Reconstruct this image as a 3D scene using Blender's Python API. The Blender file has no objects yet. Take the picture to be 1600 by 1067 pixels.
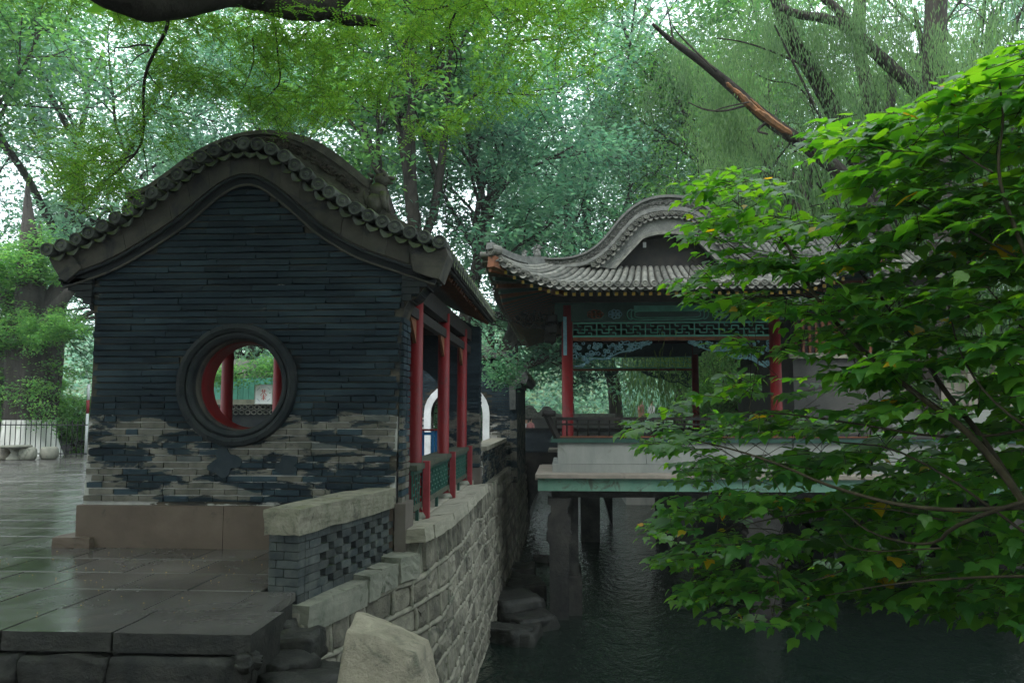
import bpy, bmesh, math, random
import numpy as np
from mathutils import Vector, Matrix, noise as mnoise
R = math.radians
sc = bpy.context.scene
col = sc.collection

# ------------------------------------------------------------------ camera
CAMZ = 1.41
FPX = 1244.0
PITCH = math.atan(112.0 / FPX)
YAW = math.atan(80.0 / FPX)
cd = bpy.data.cameras.new('camera'); cam = bpy.data.objects.new('camera', cd); col.objects.link(cam)
cd.sensor_width = 36; cd.lens = FPX / 1600 * 36; cd.clip_start = 0.1; cd.clip_end = 900
cam.location = (0, 0, CAMZ); cam.rotation_euler = (math.pi / 2 + PITCH, 0, YAW)
sc.camera = cam
# ------------------------------------------------------------------ world
SUN_EL, SUN_ROT = R(52), R(200)
w = bpy.data.worlds.new('World'); sc.world = w; w.use_nodes = True
nt = w.node_tree; nt.nodes.clear()
wo = nt.nodes.new('ShaderNodeOutputWorld'); bg = nt.nodes.new('ShaderNodeBackground')
sky = nt.nodes.new('ShaderNodeTexSky'); sky.sky_type = 'NISHITA'; sky.sun_disc = False
sky.sun_elevation = SUN_EL; sky.sun_rotation = SUN_ROT; sky.air_density = 1.0; sky.dust_density = 5.0; sky.ozone_density = 1.5
mx = nt.nodes.new('ShaderNodeMix'); mx.data_type = 'RGBA'; mx.inputs[0].default_value = 0.72
mx.inputs[7].default_value = (17.0, 19.0, 20.0, 1)          # the even cloud layer
nt.links.new(sky.outputs[0], mx.inputs[6]); nt.links.new(mx.outputs[2], bg.inputs[0])
bg.inputs[1].default_value = 0.15
nt.links.new(bg.outputs[0], wo.inputs[0])
sd = bpy.data.lights.new('sun', 'SUN'); so = bpy.data.objects.new('sun', sd); col.objects.link(so)
sd.energy = 0.6; sd.angle = R(25); sd.color = (1.0, 0.97, 0.92)
so.rotation_euler = (math.pi / 2 - SUN_EL, 0, math.pi - SUN_ROT)
sc.view_settings.view_transform = 'Standard'; sc.view_settings.look = 'None'
sc.view_settings.exposure = 0.35; sc.view_settings.gamma = 1.0
sc.render.engine = 'CYCLES'
cy = sc.cycles
cy.use_denoising = True; cy.max_bounces = 6; cy.diffuse_bounces = 3; cy.glossy_bounces = 3
cy.transmission_bounces = 3; cy.volume_bounces = 0; cy.transparent_max_bounces = 4
cy.caustics_reflective = False; cy.caustics_refractive = False; cy.use_adaptive_sampling = True
cy.sample_clamp_indirect = 4.0
HAZE = 0.0007

_rv = np.array([math.cos(YAW), math.sin(YAW), 0.0])
_fv = np.array([-math.sin(YAW) * math.cos(PITCH), math.cos(YAW) * math.cos(PITCH), math.sin(PITCH)])
_uv = np.cross(_rv, _fv)
def P(px, py, Y):
    """point of the place seen at photo pixel px,py at depth Y"""
    d = _fv * FPX + _rv * (px - 800) + _uv * (533.5 - py)
    t = Y / d[1]
    return (d[0] * t, Y, CAMZ + d[2] * t)
def PR(px, py, dist):
    d = _fv * FPX + _rv * (px - 800) + _uv * (533.5 - py)
    d = d / np.linalg.norm(d) * dist
    return (d[0], d[1], CAMZ + d[2])

# ------------------------------------------------------------------ objects
WL = {}
def wloc(o):
    return WL.get(o.name, (0, 0, 0))
def tag(o, label=None, cat=None, group=None, kind=None):
    if label: o['label'] = label
    if cat: o['category'] = cat
    if group: o['group'] = group
    if kind: o['kind'] = kind
    return o
def empty(name, loc, label=None, cat=None, group=None):
    o = bpy.data.objects.new(name, None); col.objects.link(o)
    o.location = loc; o.empty_display_size = 0.3; WL[o.name] = tuple(loc)
    return tag(o, label, cat, group)
def link(name, me, parent=None, loc=(0, 0, 0), rot=None, scale=None):
    o = bpy.data.objects.new(name, me); col.objects.link(o)
    WL[o.name] = tuple(loc)
    if parent is not None:
        o.parent = parent; pl = wloc(parent)
        o.location = (loc[0] - pl[0], loc[1] - pl[1], loc[2] - pl[2])
    else:
        o.location = loc
    if rot: o.rotation_euler = rot
    if scale: o.scale = scale
    return o
class MB:
    def __init__(s): s.v = []; s.f = []; s.sm = []
    def add(s, vs, fs, smooth=False):
        b = len(s.v); s.v += [tuple(x) for x in vs]; s.f += [tuple(i + b for i in f) for f in fs]; s.sm += [smooth] * len(fs)
        return s
    def box(s, a, b):
        x0, y0, z0 = a; x1, y1, z1 = b
        return s.add([(x0,y0,z0),(x1,y0,z0),(x1,y1,z0),(x0,y1,z0),(x0,y0,z1),(x1,y0,z1),(x1,y1,z1),(x0,y1,z1)],
                     [(0,3,2,1),(4,5,6,7),(0,1,5,4),(1,2,6,5),(2,3,7,6),(3,0,4,7)])
    def obox(s, c, size, yaw=0, tilt=0, ch=0.0):
        """box centred on c, turned about z (yaw) and about its own y (tilt); ch chamfers the long edges"""
        hx, hy, hz = size[0] / 2, size[1] / 2, size[2] / 2
        M = Matrix.Rotation(yaw, 3, 'Z') @ Matrix.Rotation(tilt, 3, 'Y')
        if ch <= 0:
            vs = [(x, y, z) for z in (-hz, hz) for x, y in ((-hx,-hy),(hx,-hy),(hx,hy),(-hx,hy))]
            fs = [(0,3,2,1),(4,5,6,7),(0,1,5,4),(1,2,6,5),(2,3,7,6),(3,0,4,7)]
        else:
            vs = []
            for z, i in ((-hz, ch), (-hz + ch, 0), (hz - ch, 0), (hz, ch)):
                vs += [(-hx+i, -hy+i, z), (hx-i, -hy+i, z), (hx-i, hy-i, z), (-hx+i, hy-i, z)]
            fs = [(3,2,1,0),(12,13,14,15)]
            for k in range(3):
                for j in range(4):
                    a = k*4+j; b = k*4+(j+1) % 4
                    fs.append((a, b, b+4, a+4))
        cv = Vector(c)
        return s.add([M @ Vector(v) + cv for v in vs], fs)
    def bar(s, p, q, wd, th=None):
        """square bar from p to q"""
        p = Vector(p); q = Vector(q); d = (q - p)
        if d.length < 1e-6: return s
        d.normalize(); th = th or wd
        up = Vector((0, 0, 1)) if abs(d.z) < 0.9 else Vector((0, 1, 0))
        a = d.cross(up).normalized() * wd / 2; b = a.cross(d).normalized() * th / 2
        vs = [p-a-b, p+a-b, p+a+b, p-a+b, q-a-b, q+a-b, q+a+b, q-a+b]
        return s.add(vs, [(0,1,2,3),(7,6,5,4),(4,5,1,0),(5,6,2,1),(6,7,3,2),(7,4,0,3)])
    def tube(s, pts, rad, n=6, caps=True, smooth=True):
        pts = [Vector(p) for p in pts]
        if not hasattr(rad, '__len__'): rad = [rad] * len(pts)
        vs = []; prev = None
        for i, p in enumerate(pts):
            d = (pts[min(i+1, len(pts)-1)] - pts[max(i-1, 0)])
            if d.length < 1e-9: d = Vector((0, 0, 1))
            d.normalize()
            if prev is None:
                u = d.cross(Vector((0.31, 0.17, 0.93)));
                if u.length < 1e-3: u = d.cross(Vector((1, 0, 0)))
            else:
                u = prev - d * prev.dot(d)
            u.normalize(); prev = u; v = d.cross(u)
            for k in range(n):
                a = 2 * math.pi * k / n
                vs.append(p + (u * math.cos(a) + v * math.sin(a)) * rad[i])
        fs = []
        for i in range(len(pts) - 1):
            for k in range(n):
                a = i*n+k; b = i*n+(k+1) % n
                fs.append((a, b, b+n, a+n))
        if caps:
            fs.append(tuple(reversed(range(n)))); fs.append(tuple(range((len(pts)-1)*n, len(pts)*n)))
        return s.add(vs, fs, smooth)
    def lathe(s, c, prof, n=16, smooth=True):
        vs = []; fs = []
        for r, z in prof:
            for k in range(n):
                a = 2*math.pi*k/n; vs.append((c[0]+r*math.cos(a), c[1]+r*math.sin(a), c[2]+z))
        for i in range(len(prof)-1):
            for k in range(n):
                a = i*n+k; b = i*n+(k+1) % n
                fs.append((a, b, b+n, a+n))
        fs.append(tuple(reversed(range(n)))); fs.append(tuple(range((len(prof)-1)*n, len(prof)*n)))
        return s.add(vs, fs, smooth)
    def prism(s, poly, y0, y1):
        """polygon [(x,z)] counter-clockwise seen from -y, pushed from y0 to y1"""
        n = len(poly)
        vs = [(x, y0, z) for x, z in poly] + [(x, y1, z) for x, z in poly]
        fs = [tuple(range(n)), tuple(reversed(range(n, 2*n)))]
        fs += [(i, i+n, (i+1) % n + n, (i+1) % n) for i in range(n)]
        return s.add(vs, fs)
    def strip(s, A, B, y0, y1):
        """band between curves A and B [(x,z)] with equal counts, from y0 (front) to y1"""
        n = len(A)
        vs = [(x, y0, z) for x, z in A] + [(x, y0, z) for x, z in B] + [(x, y1, z) for x, z in A] + [(x, y1, z) for x, z in B]
        fs = []
        for i in range(n-1):
            fs += [(n+i, n+i+1, i+1, i), (2*n+i, 2*n+i+1, 3*n+i+1, 3*n+i), (i, i+1, 2*n+i+1, 2*n+i), (3*n+i, 3*n+i+1, n+i+1, n+i)]
        fs += [(0, 2*n, 3*n, n), (n-1, 2*n-1, 4*n-1, 3*n-1)]
        return s.add(vs, fs)
    def mesh(s, name, mat):
        me = bpy.data.meshes.new(name)
        me.from_pydata(s.v, [], s.f); me.polygons.foreach_set('use_smooth', s.sm)
        if mat: me.materials.append(mat)
        me.update(); return me
    def build(s, name, mat, parent=None, loc=None, **k):
        if loc is None: loc = (0, 0, 0)
        return link(name, s.mesh(name, mat), parent, loc, **k)
def fixn(o):
    bm = bmesh.new(); bm.from_mesh(o.data); bmesh.ops.recalc_face_normals(bm, faces=bm.faces); bm.to_mesh(o.data); bm.free(); return o
def rough_mesh(size, seed, amp, cuts=3, mat=None, name='stone', smooth=None, rnd=0.25, freq=2.0):
    """a worn block: cut box, corners rounded, faces disturbed"""
    if smooth is None: smooth = rnd > .055
    bm = bmesh.new(); bmesh.ops.create_cube(bm, size=1.0)
    bmesh.ops.subdivide_edges(bm, edges=bm.edges[:], cuts=cuts, use_grid_fill=True)
    sv = Vector((seed * 3.7, seed * 1.3, seed * 2.1)); S = Vector(size); m = min(size)
    for v in bm.verts:
        c = v.co.copy(); rr = (Vector(c)).normalized() * 0.62
        c = c.lerp(rr, rnd)
        q = Vector((c.x * S.x, c.y * S.y, c.z * S.z))
        nv = mnoise.noise_vector(q * (freq / max(size)) * 2 + sv) + 0.5 * mnoise.noise_vector(q * (freq / max(size)) * 6 + sv)
        v.co = q + nv * amp
    me = bpy.data.meshes.new(name); bm.to_mesh(me); bm.free()
    me.polygons.foreach_set('use_smooth', [smooth] * len(me.polygons))
    if mat: me.materials.append(mat)
    return me

# ------------------------------------------------------------------ materials
def nodes(name):
    m = bpy.data.materials.new(name); m.use_nodes = True
    t = m.node_tree; b = t.nodes['Principled BSDF']; return m, t, b
def N(t, kind, **k):
    n = t.nodes.new(kind)
    for a, v in k.items():
        if a.startswith('i_'):
            key = a[2:]; key = int(key) if key.isdigit() else key
            n.inputs[key].default_value = v
        else: setattr(n, a, v)
    return n
def geo(t):
    return N(t, 'ShaderNodeNewGeometry')
def noise(t, scale, detail=5, rough=0.6, dist=0.0, vec=None, sc3=None):
    n = N(t, 'ShaderNodeTexNoise'); n.inputs['Scale'].default_value = scale; n.inputs['Detail'].default_value = detail
    n.inputs['Roughness'].default_value = rough; n.inputs['Distortion'].default_value = dist
    g = geo(t); src = g.outputs['Position']
    if sc3:
        mp = N(t, 'ShaderNodeMapping'); mp.inputs['Scale'].default_value = sc3
        t.links.new(src, mp.inputs[0]); src = mp.outputs[0]
    t.links.new(src, n.inputs['Vector']); return n.outputs['Fac']
def ramp(t, src, a, b, ca=(0,0,0,1), cb=(1,1,1,1)):
    n = N(t, 'ShaderNodeValToRGB'); e = n.color_ramp.elements
    e[0].position = a; e[1].position = b; e[0].color = ca; e[1].color = cb
    t.links.new(src, n.inputs[0]); return n.outputs[0]
def mix(t, fac, a, b, mode='MIX'):
    n = N(t, 'ShaderNodeMix', data_type='RGBA', blend_type=mode)
    for i, v in ((0, fac), (6, a), (7, b)):
        if hasattr(v, 'links') or hasattr(v, 'is_linked'): t.links.new(v, n.inputs[i])
        elif i == 0: n.inputs[0].default_value = v
        else: n.inputs[i].default_value = (*v, 1) if len(v) == 3 else v
    return n.outputs[2]
def mth(t, op, a, b=None, clamp=False):
    n = N(t, 'ShaderNodeMath', operation=op, use_clamp=clamp)
    for i, v in enumerate((a, b)):
        if v is None: continue
        if hasattr(v, 'is_linked'): t.links.new(v, n.inputs[i])
        else: n.inputs[i].default_value = v
    return n.outputs[0]
def bump(t, b, h, strength=0.4, dist=0.02):
    n = N(t, 'ShaderNodeBump'); n.inputs['Strength'].default_value = strength; n.inputs['Distance'].default_value = dist
    t.links.new(h, n.inputs['Height']); t.links.new(n.outputs[0], b.inputs['Normal'])
def rnd(t):
    """a number that differs from piece to piece, joined or not"""
    g = geo(t); oi = N(t, 'ShaderNodeObjectInfo')
    s = mth(t, 'ADD', g.outputs['Random Per Island'], oi.outputs['Random'])
    return mth(t, 'FRACT', s)
def surf(name, c1, c2, scale=3.0, rough=0.75, bumpy=0.4, bd=0.01, bscale=30, moss=None, pieces=0.25, r2=None, spec=0.22, stain=None, stretch=None, metal=0.0):
    m, t, b = nodes(name)
    f = ramp(t, noise(t, scale, 6, 0.65, sc3=stretch), 0.33, 0.68)
    c = mix(t, f, c1, c2)
    if pieces:
        rr = rnd(t)
        v = mth(t, 'MULTIPLY_ADD', rr, 2 * pieces); v.node.inputs[2].default_value = 1 - pieces
        g = N(t, 'ShaderNodeCombineColor'); [t.links.new(v, g.inputs[i]) for i in range(3)]
        c = mix(t, 1.0, c, g.outputs[0], 'MULTIPLY')
    if stain:
        c = mix(t, ramp(t, noise(t, stain[1], 7, 0.7, 1.0), stain[2], stain[2] + 0.12), c, stain[0])
    if moss:
        g = geo(t); sx = N(t, 'ShaderNodeSeparateXYZ'); t.links.new(g.outputs['Normal'], sx.inputs[0])
        up = ramp(t, sx.outputs[2], 0.15, 0.8)
        k = mth(t, 'MULTIPLY', up, ramp(t, noise(t, moss[1], 5, 0.7), moss[2], moss[2] + 0.2))
        c = mix(t, k, c, moss[0])
    t.links.new(c, b.inputs['Base Color'])
    b.inputs['Specular IOR Level'].default_value = spec; b.inputs['Metallic'].default_value = metal
    if r2 is not None:
        rr = ramp(t, noise(t, scale * 1.7, 5, 0.6), 0.35, 0.65, (rough,)*3 + (1,), (r2,)*3 + (1,)); t.links.new(rr, b.inputs['Roughness'])
    else: b.inputs['Roughness'].default_value = rough
    if bumpy:
        h = noise(t, bscale, 8, 0.7); bump(t, b, h, bumpy, bd)
    return m
def leafmat(name, cols, trans, tmix=0.45, rough=0.45, yellow=0.0, spec=0.4, big=0.35):
    m, t, b = nodes(name)
    r = rnd(t)
    cr = N(t, 'ShaderNodeValToRGB'); e = cr.color_ramp.elements
    e[0].position = 0; e[0].color = (*cols[0], 1); e[1].position = 0.93; e[1].color = (*cols[-1], 1)
    for i, c in enumerate(cols[1:-1]):
        x = e.new((i + 1) / (len(cols) - 1) * 0.93); x.color = (*c, 1)
    if yellow:
        x = e.new(1 - yellow - 0.001); x.color = (*cols[-1], 1); x = e.new(1 - yellow); x.color = (0.5, 0.32, 0.02, 1)
    t.links.new(r, cr.inputs[0])
    c = cr.outputs[0]
    nz = ramp(t, noise(t, big, 3, 0.5), 0.3, 0.7, (0.62, 0.68, 0.75, 1), (1.2, 1.15, 1.0, 1))
    c = mix(t, 1.0, c, nz, 'MULTIPLY')
    t.links.new(c, b.inputs['Base Color']); b.inputs['Roughness'].default_value = rough
    b.inputs['Specular IOR Level'].default_value = spec
    tr = N(t, 'ShaderNodeBsdfTranslucent'); tc = mix(t, 1.0, c, trans, 'MULTIPLY'); t.links.new(tc, tr.inputs[0])
    ms = N(t, 'ShaderNodeMixShader'); ms.inputs[0].default_value = tmix
    t.links.new(b.outputs[0], ms.inputs[1]); t.links.new(tr.outputs[0], ms.inputs[2])
    t.links.new(ms.outputs[0], t.nodes['Material Output'].inputs[0])
    return m
def flat(name, c, rough=0.6, **k):
    return surf(name, c, tuple(x * 0.7 for x in c), rough=rough, pieces=0.0, bumpy=0.15, **k)
MOSS = (0.05, 0.075, 0.018)
M = {}
M['tile'] = surf('roof_tile_grey', (0.045,0.05,0.048), (0.10,0.105,0.095), 6, 0.85, 0.5, 0.01, 40, ((0.085,0.125,0.022), 2.5, 0.32), 0.3, stain=((0.15,0.15,0.125), 5, 0.62))
M['tile2'] = surf('pavilion_tile', (0.07,0.075,0.066), (0.19,0.185,0.16), 8, 0.85, 0.5, 0.01, 40, None, 0.3, stain=((0.08,0.085,0.07), 4, 0.6))
M['ridge'] = surf('ridge_brick', (0.055,0.055,0.048), (0.13,0.12,0.10), 8, 0.9, 0.7, 0.02, 30, ((0.075,0.105,0.02), 3, 0.34), 0.1)
M['ridge2'] = surf('pavilion_ridge', (0.10,0.105,0.098), (0.19,0.19,0.175), 8, 0.9, 0.7, 0.02, 30, None, 0.1)
M['carve'] = surf('carved_band', (0.03,0.028,0.025), (0.13,0.11,0.09), 16, 0.9, 1.0, 0.05, 18, None, 0.0)
M['carve2'] = surf('carved_band_pale', (0.06,0.062,0.058), (0.19,0.19,0.17), 20, 0.9, 1.0, 0.05, 22, None, 0.0)
M['barge'] = surf('barge_slab', (0.042,0.040,0.034), (0.085,0.078,0.064), 3, 0.85, 0.4, 0.01, 30, None, 0.12, stain=((0.03,0.032,0.034), 2.5, 0.52))
M['darkmould'] = surf('dark_moulding', (0.008,0.012,0.015), (0.026,0.029,0.029), 4, 0.8, 0.4, 0.01, 30, None, 0.1)
M['plinth'] = surf('brown_plinth_stone', (0.075,0.056,0.042), (0.12,0.092,0.07), 1.6, 0.6, 0.3, 0.006, 45, None, 0.08, stain=((0.04,0.034,0.03), 2.2, 0.6))
M['wood'] = surf('dark_wood', (0.012,0.013,0.014), (0.03,0.026,0.022), 6, 0.7, 0.3, 0.01, 30, None, 0.2)
M['red'] = surf('red_lacquer', (0.16,0.010,0.011), (0.10,0.007,0.009), 3, 0.5, 0.3, 0.006, 22, None, 0.0, stain=((0.07,0.014,0.013), 4, 0.57), stretch=(1,1,.35))
M['pink'] = surf('faded_red_paint', (0.26,0.04,0.05), (0.20,0.028,0.034), 6, 0.6, 0.2, 0.006, 30, None, 0.1, stain=((0.2,0.1,0.09), 9, 0.66))
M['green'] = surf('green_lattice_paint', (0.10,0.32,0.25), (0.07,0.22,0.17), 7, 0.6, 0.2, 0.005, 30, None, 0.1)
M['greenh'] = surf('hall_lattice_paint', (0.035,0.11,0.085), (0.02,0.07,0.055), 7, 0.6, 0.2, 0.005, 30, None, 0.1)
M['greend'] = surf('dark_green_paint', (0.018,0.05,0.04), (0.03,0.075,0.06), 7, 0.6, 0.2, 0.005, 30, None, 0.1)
M['seat'] = surf('mossy_bench_board', (0.035,0.045,0.035), (0.075,0.08,0.055), 5, 0.7, 0.4, 0.006, 40, None, 0.1)
M['blue'] = flat('blue_paint', (0.02,0.13,0.30), 0.45)
M['skyblue'] = surf('carved_blue_paint', (0.22,0.38,0.42), (0.10,0.22,0.27), 14, 0.7, 0.6, 0.02, 30, None, 0.0)
M['white'] = flat('white_trim_paint', (0.72,0.74,0.74), 0.7)
M['gold'] = flat('gold_paint', (0.45,0.28,0.05), 0.5)
M['rust'] = surf('dull_red_ochre', (0.20,0.075,0.035), (0.09,0.04,0.022), 9, 0.7, 0.4, 0.01, 30, None, 0.0)
M['board'] = surf('grey_corner_board', (0.10,0.085,0.072), (0.13,0.115,0.10), 4, 0.8, 0.3, 0.004, 40, None, 0.0)
M['cap'] = surf('parapet_cap_stone', (0.12,0.12,0.085), (0.24,0.225,0.175), 7, 0.9, 0.9, 0.02, 28, ((0.10,0.11,0.04), 3, 0.55), 0.1, stain=((0.06,0.06,0.048), 4.5, 0.56))
M['granite'] = surf('bank_coping_granite', (0.14,0.15,0.12), (0.25,0.245,0.20), 5, 0.85, 0.6, 0.012, 35, None, 0.12, stain=((0.075,0.085,0.06), 3.5, 0.55))
M['coping'] = surf('hall_coping_stone', (0.20,0.19,0.15), (0.32,0.30,0.24), 4, 0.85, 0.6, 0.012, 30, None, 0.12, stain=((0.10,0.11,0.075), 3.0, 0.6))
M['bankstone'] = surf('bank_rubble_stone', (0.09,0.086,0.070), (0.22,0.205,0.16), 5, 0.85, 0.9, 0.02, 22, None, 0.45, stain=((0.03,0.034,0.036), 2.0, 0.58))
M['mortar'] = surf('pale_pointing', (0.17,0.165,0.13), (0.27,0.255,0.20), 5, 0.9, 0.6, 0.01, 40, None, 0.0, stain=((0.10,0.105,0.08), 2.0, 0.52))
M['pbrick'] = surf('parapet_brick', (0.022,0.030,0.033), (0.07,0.076,0.07), 7, 0.85, 0.7, 0.012, 35, ((0.05,0.09,0.025), 4, 0.50), 0.4)
M['rock'] = surf('pale_garden_rock', (0.23,0.21,0.16), (0.43,0.385,0.295), 4, 0.9, 1.0, 0.05, 20, None, 0.0, stain=((0.15,0.15,0.115), 5, 0.56))
M['wetrock'] = surf('wet_dark_rock', (0.014,0.016,0.015), (0.045,0.044,0.038), 6, 0.45, 0.9, 0.03, 14, (MOSS, 3, 0.6), 0.3)
M['slabconc'] = surf('pavilion_base_stone', (0.17,0.185,0.175), (0.26,0.27,0.25), 2.5, 0.85, 0.3, 0.006, 40, None, 0.05, stain=((0.14,0.15,0.13), 2.2, 0.60), stretch=(1,1,0.25))
M['slabtop'] = surf('terrace_slab', (0.17,0.155,0.13), (0.27,0.24,0.20), 2.0, 0.8, 0.3, 0.006, 30, None, 0.08)
M['slabgreen'] = surf('green_painted_edge', (0.09,0.20,0.15), (0.14,0.25,0.19), 3, 0.8, 0.4, 0.006, 30, None, 0.0, stain=((0.07,0.085,0.065), 3, 0.52), stretch=(1,1,0.3))
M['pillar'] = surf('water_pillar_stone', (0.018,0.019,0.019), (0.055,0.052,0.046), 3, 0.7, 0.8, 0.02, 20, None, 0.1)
M['greywall'] = surf('grey_garden_wall', (0.055,0.055,0.052), (0.09,0.088,0.082), 1.5, 0.85, 0.5, 0.01, 30, None, 0.1)
M['bark'] = surf('dark_bark', (0.018,0.016,0.013), (0.055,0.047,0.038), 5, 0.9, 1.0, 0.04, 10, None, 0.2, stretch=(1,1,0.3))
M['bark2'] = surf('branch_bark', (0.018,0.016,0.009), (0.055,0.045,0.025), 8, 0.8, 0.6, 0.01, 20, None, 0.2)
M['oldbark'] = surf('furrowed_old_bark', (0.03,0.028,0.026), (0.09,0.08,0.07), 3, 0.95, 1.0, 0.12, 5, None, 0.0, stretch=(1,1,0.12))
M['deadwood'] = surf('torn_orange_wood', (0.30,0.135,0.055), (0.10,0.06,0.035), 5, 0.8, 0.8, 0.03, 9, None, 0.0, stretch=(1,1,1))
M['limewash'] = surf('limewashed_bark', (0.42,0.43,0.40), (0.62,0.62,0.58), 4, 0.9, 0.7, 0.05, 7, None, 0.0, stretch=(1,1,0.2))
M['iron'] = flat('black_iron', (0.012,0.013,0.014), 0.5)
M['leaf'] = leafmat('broad_green_leaf', [(0.03,0.12,0.03),(0.055,0.18,0.03),(0.10,0.24,0.03)], (3.5,3.0,0.55), 0.55, 0.40, 0.005, 0.6)
M['leafyellow'] = leafmat('yellowed_leaf', [(0.55,0.33,0.02),(0.42,0.30,0.03),(0.5,0.25,0.02)], (1.5,1.4,0.8), 0.4, 0.5)
M['fine'] = leafmat('fine_locust_leaf', [(0.05,0.13,0.03),(0.08,0.18,0.035),(0.13,0.22,0.035)], (2.4,2.5,1.1), 0.5, 0.5)
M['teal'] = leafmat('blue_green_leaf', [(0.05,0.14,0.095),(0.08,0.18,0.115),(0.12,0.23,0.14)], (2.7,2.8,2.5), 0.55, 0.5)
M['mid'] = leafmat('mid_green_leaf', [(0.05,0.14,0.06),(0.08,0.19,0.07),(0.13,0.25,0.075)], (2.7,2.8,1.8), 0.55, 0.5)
M['pale'] = leafmat('haze_paled_leaf', [(0.11,0.20,0.15),(0.14,0.25,0.18),(0.19,0.30,0.22)], (2.6,2.7,2.5), 0.55, 0.5)  # distance haze mixed into the leaf colour of the far trees
M['willow'] = leafmat('willow_leaf', [(0.06,0.13,0.05),(0.10,0.19,0.075),(0.14,0.24,0.10)], (2.0,2.1,1.4), 0.5, 0.5)

# gable brickwork: near-black limewash over brick, washed off in the lower wall
def gable_mats():
    def mask(t):
        g = geo(t); s = N(t, 'ShaderNodeSeparateXYZ'); t.links.new(g.outputs['Position'], s.inputs[0])
        n = noise(t, 1.9, 7, 0.68, 0.4, sc3=(0.8, 1, 2.8))
        zz = N(t, 'ShaderNodeMapRange'); zz.inputs[1].default_value = 1.50; zz.inputs[2].default_value = 1.30
        t.links.new(s.outputs[2], zz.inputs[0])
        k = mth(t, 'ADD', n, mth(t, 'MULTIPLY_ADD', zz.outputs[0], 0.195)); k.node.inputs[1].links[0].from_node.inputs[2].default_value = -0.10
        return ramp(t, k, 0.572, 0.602), s.outputs[2]
    out = []
    for nm, dark, dark2, lite, lite2, pc in (('gable_brick', (0.011,0.020,0.027), (0.025,0.041,0.050), (0.085,0.085,0.07), (0.16,0.15,0.125), 0.28),
                                   ('gable_joint', (0.011,0.015,0.018), (0.10,0.085,0.06), (0.30,0.30,0.28), (0.42,0.41,0.38), 0.0)):
        m, t, b = nodes(nm); k, z = mask(t)
        a = mix(t, ramp(t, noise(t, 2.2, 6, 0.7, sc3=(0.5,1,1.6)), 0.42, 0.66), dark, dark2)
        if nm == 'gable_brick':
            a = mix(t, ramp(t, noise(t, 1.3, 5, 0.75, 0.5, sc3=(0.7,1,2.5)), 0.66, 0.84), a, (0.040,0.040,0.035))
        c = mix(t, ramp(t, noise(t, 7, 4), 0.35, 0.65), lite, lite2)
        r = rnd(t); c2 = mix(t, ramp(t, r, 0.80, 0.86), c, dark2)
        c = mix(t, k, a, c2 if nm == 'gable_brick' else c)
        if pc:
            v = mth(t, 'MULTIPLY_ADD', r, 2 * pc); v.node.inputs[2].default_value = 1 - pc
            g = N(t, 'ShaderNodeCombineColor'); [t.links.new(v, g.inputs[i]) for i in range(3)]
            c = mix(t, 1.0, c, g.outputs[0], 'MULTIPLY')
        sp = ramp(t, noise(t, 45, 2, 0.5), 0.80, 0.82); c = mix(t, mth(t, 'MULTIPLY', sp, 0.6), c, (0.4,0.42,0.42))
        t.links.new(c, b.inputs['Base Color']); b.inputs['Roughness'].default_value = 0.8; b.inputs['Specular IOR Level'].default_value = 0.15
        bump(t, b, noise(t, 26, 8, 0.72, sc3=(0.6,1,1.4)), 0.8, 0.014)
        out.append(m)
    return out
M['gbrick'], M['gjoint'] = gable_mats()
M['plaster'] = surf('dark_plaster', (0.012,0.020,0.027), (0.028,0.038,0.043), 6, 0.8, 0.6, 0.01, 22, None, 0.1)
def pave_mat():
    m, t, b = nodes('wet_paving')
    c = mix(t, ramp(t, noise(t, 1.2, 6, 0.6), 0.3, 0.7), (0.045,0.042,0.039), (0.10,0.096,0.088))
    r = rnd(t); v = mth(t, 'MULTIPLY_ADD', r, 0.5); v.node.inputs[2].default_value = 0.75
    g = N(t, 'ShaderNodeCombineColor'); [t.links.new(v, g.inputs[i]) for i in range(3)]
    c = mix(t, 1.0, c, g.outputs[0], 'MULTIPLY')
    t.links.new(c, b.inputs['Base Color'])
    rr = ramp(t, noise(t, 1.1, 6, 0.65, 0.5), 0.35, 0.68, (0.07,)*3+(1,), (0.36,)*3+(1,)); t.links.new(rr, b.inputs['Roughness'])
    bump(t, b, noise(t, 9, 8, 0.65), 0.22, 0.012); b.inputs['Specular IOR Level'].default_value = 0.85; return m
M['pave'] = pave_mat()
def water_mat():
    m, t, b = nodes('canal_water')
    b.inputs['Base Color'].default_value = (0.006, 0.012, 0.009, 1); b.inputs['Roughness'].default_value = 0.06
    b.inputs['IOR'].default_value = 1.42; b.inputs['Specular IOR Level'].default_value = 1.0
    n1 = noise(t, 2.6, 3, 0.55, 1.2, sc3=(1.0, 0.7, 1)); n2 = noise(t, 12, 2, 0.5, 0.8)
    h = mth(t, 'ADD', n1, mth(t, 'MULTIPLY', n2, 0.28)); bump(t, b, h, 1.0, 0.06)
    return m
M['water'] = water_mat()
rng = np.random.default_rng(7); random.seed(7)
WATER = -2.4
def poly_len(pts):
    d = [0]
    for a, b in zip(pts[:-1], pts[1:]): d.append(d[-1] + math.dist(a, b))
    return d
def resample(pts, n=None, step=None):
    d = poly_len(pts)
    if n is None: n = int(round(d[-1] / step)) + 1
    out = []
    for i in range(n):
        s = d[-1] * i / (n - 1)
        k = max(0, min(len(pts) - 2, int(np.searchsorted(d, s)) - 1))
        u = (s - d[k]) / max(1e-9, d[k+1] - d[k])
        out.append(tuple(pts[k][j] + (pts[k+1][j] - pts[k][j]) * u for j in range(len(pts[0]))))
    return out
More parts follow.
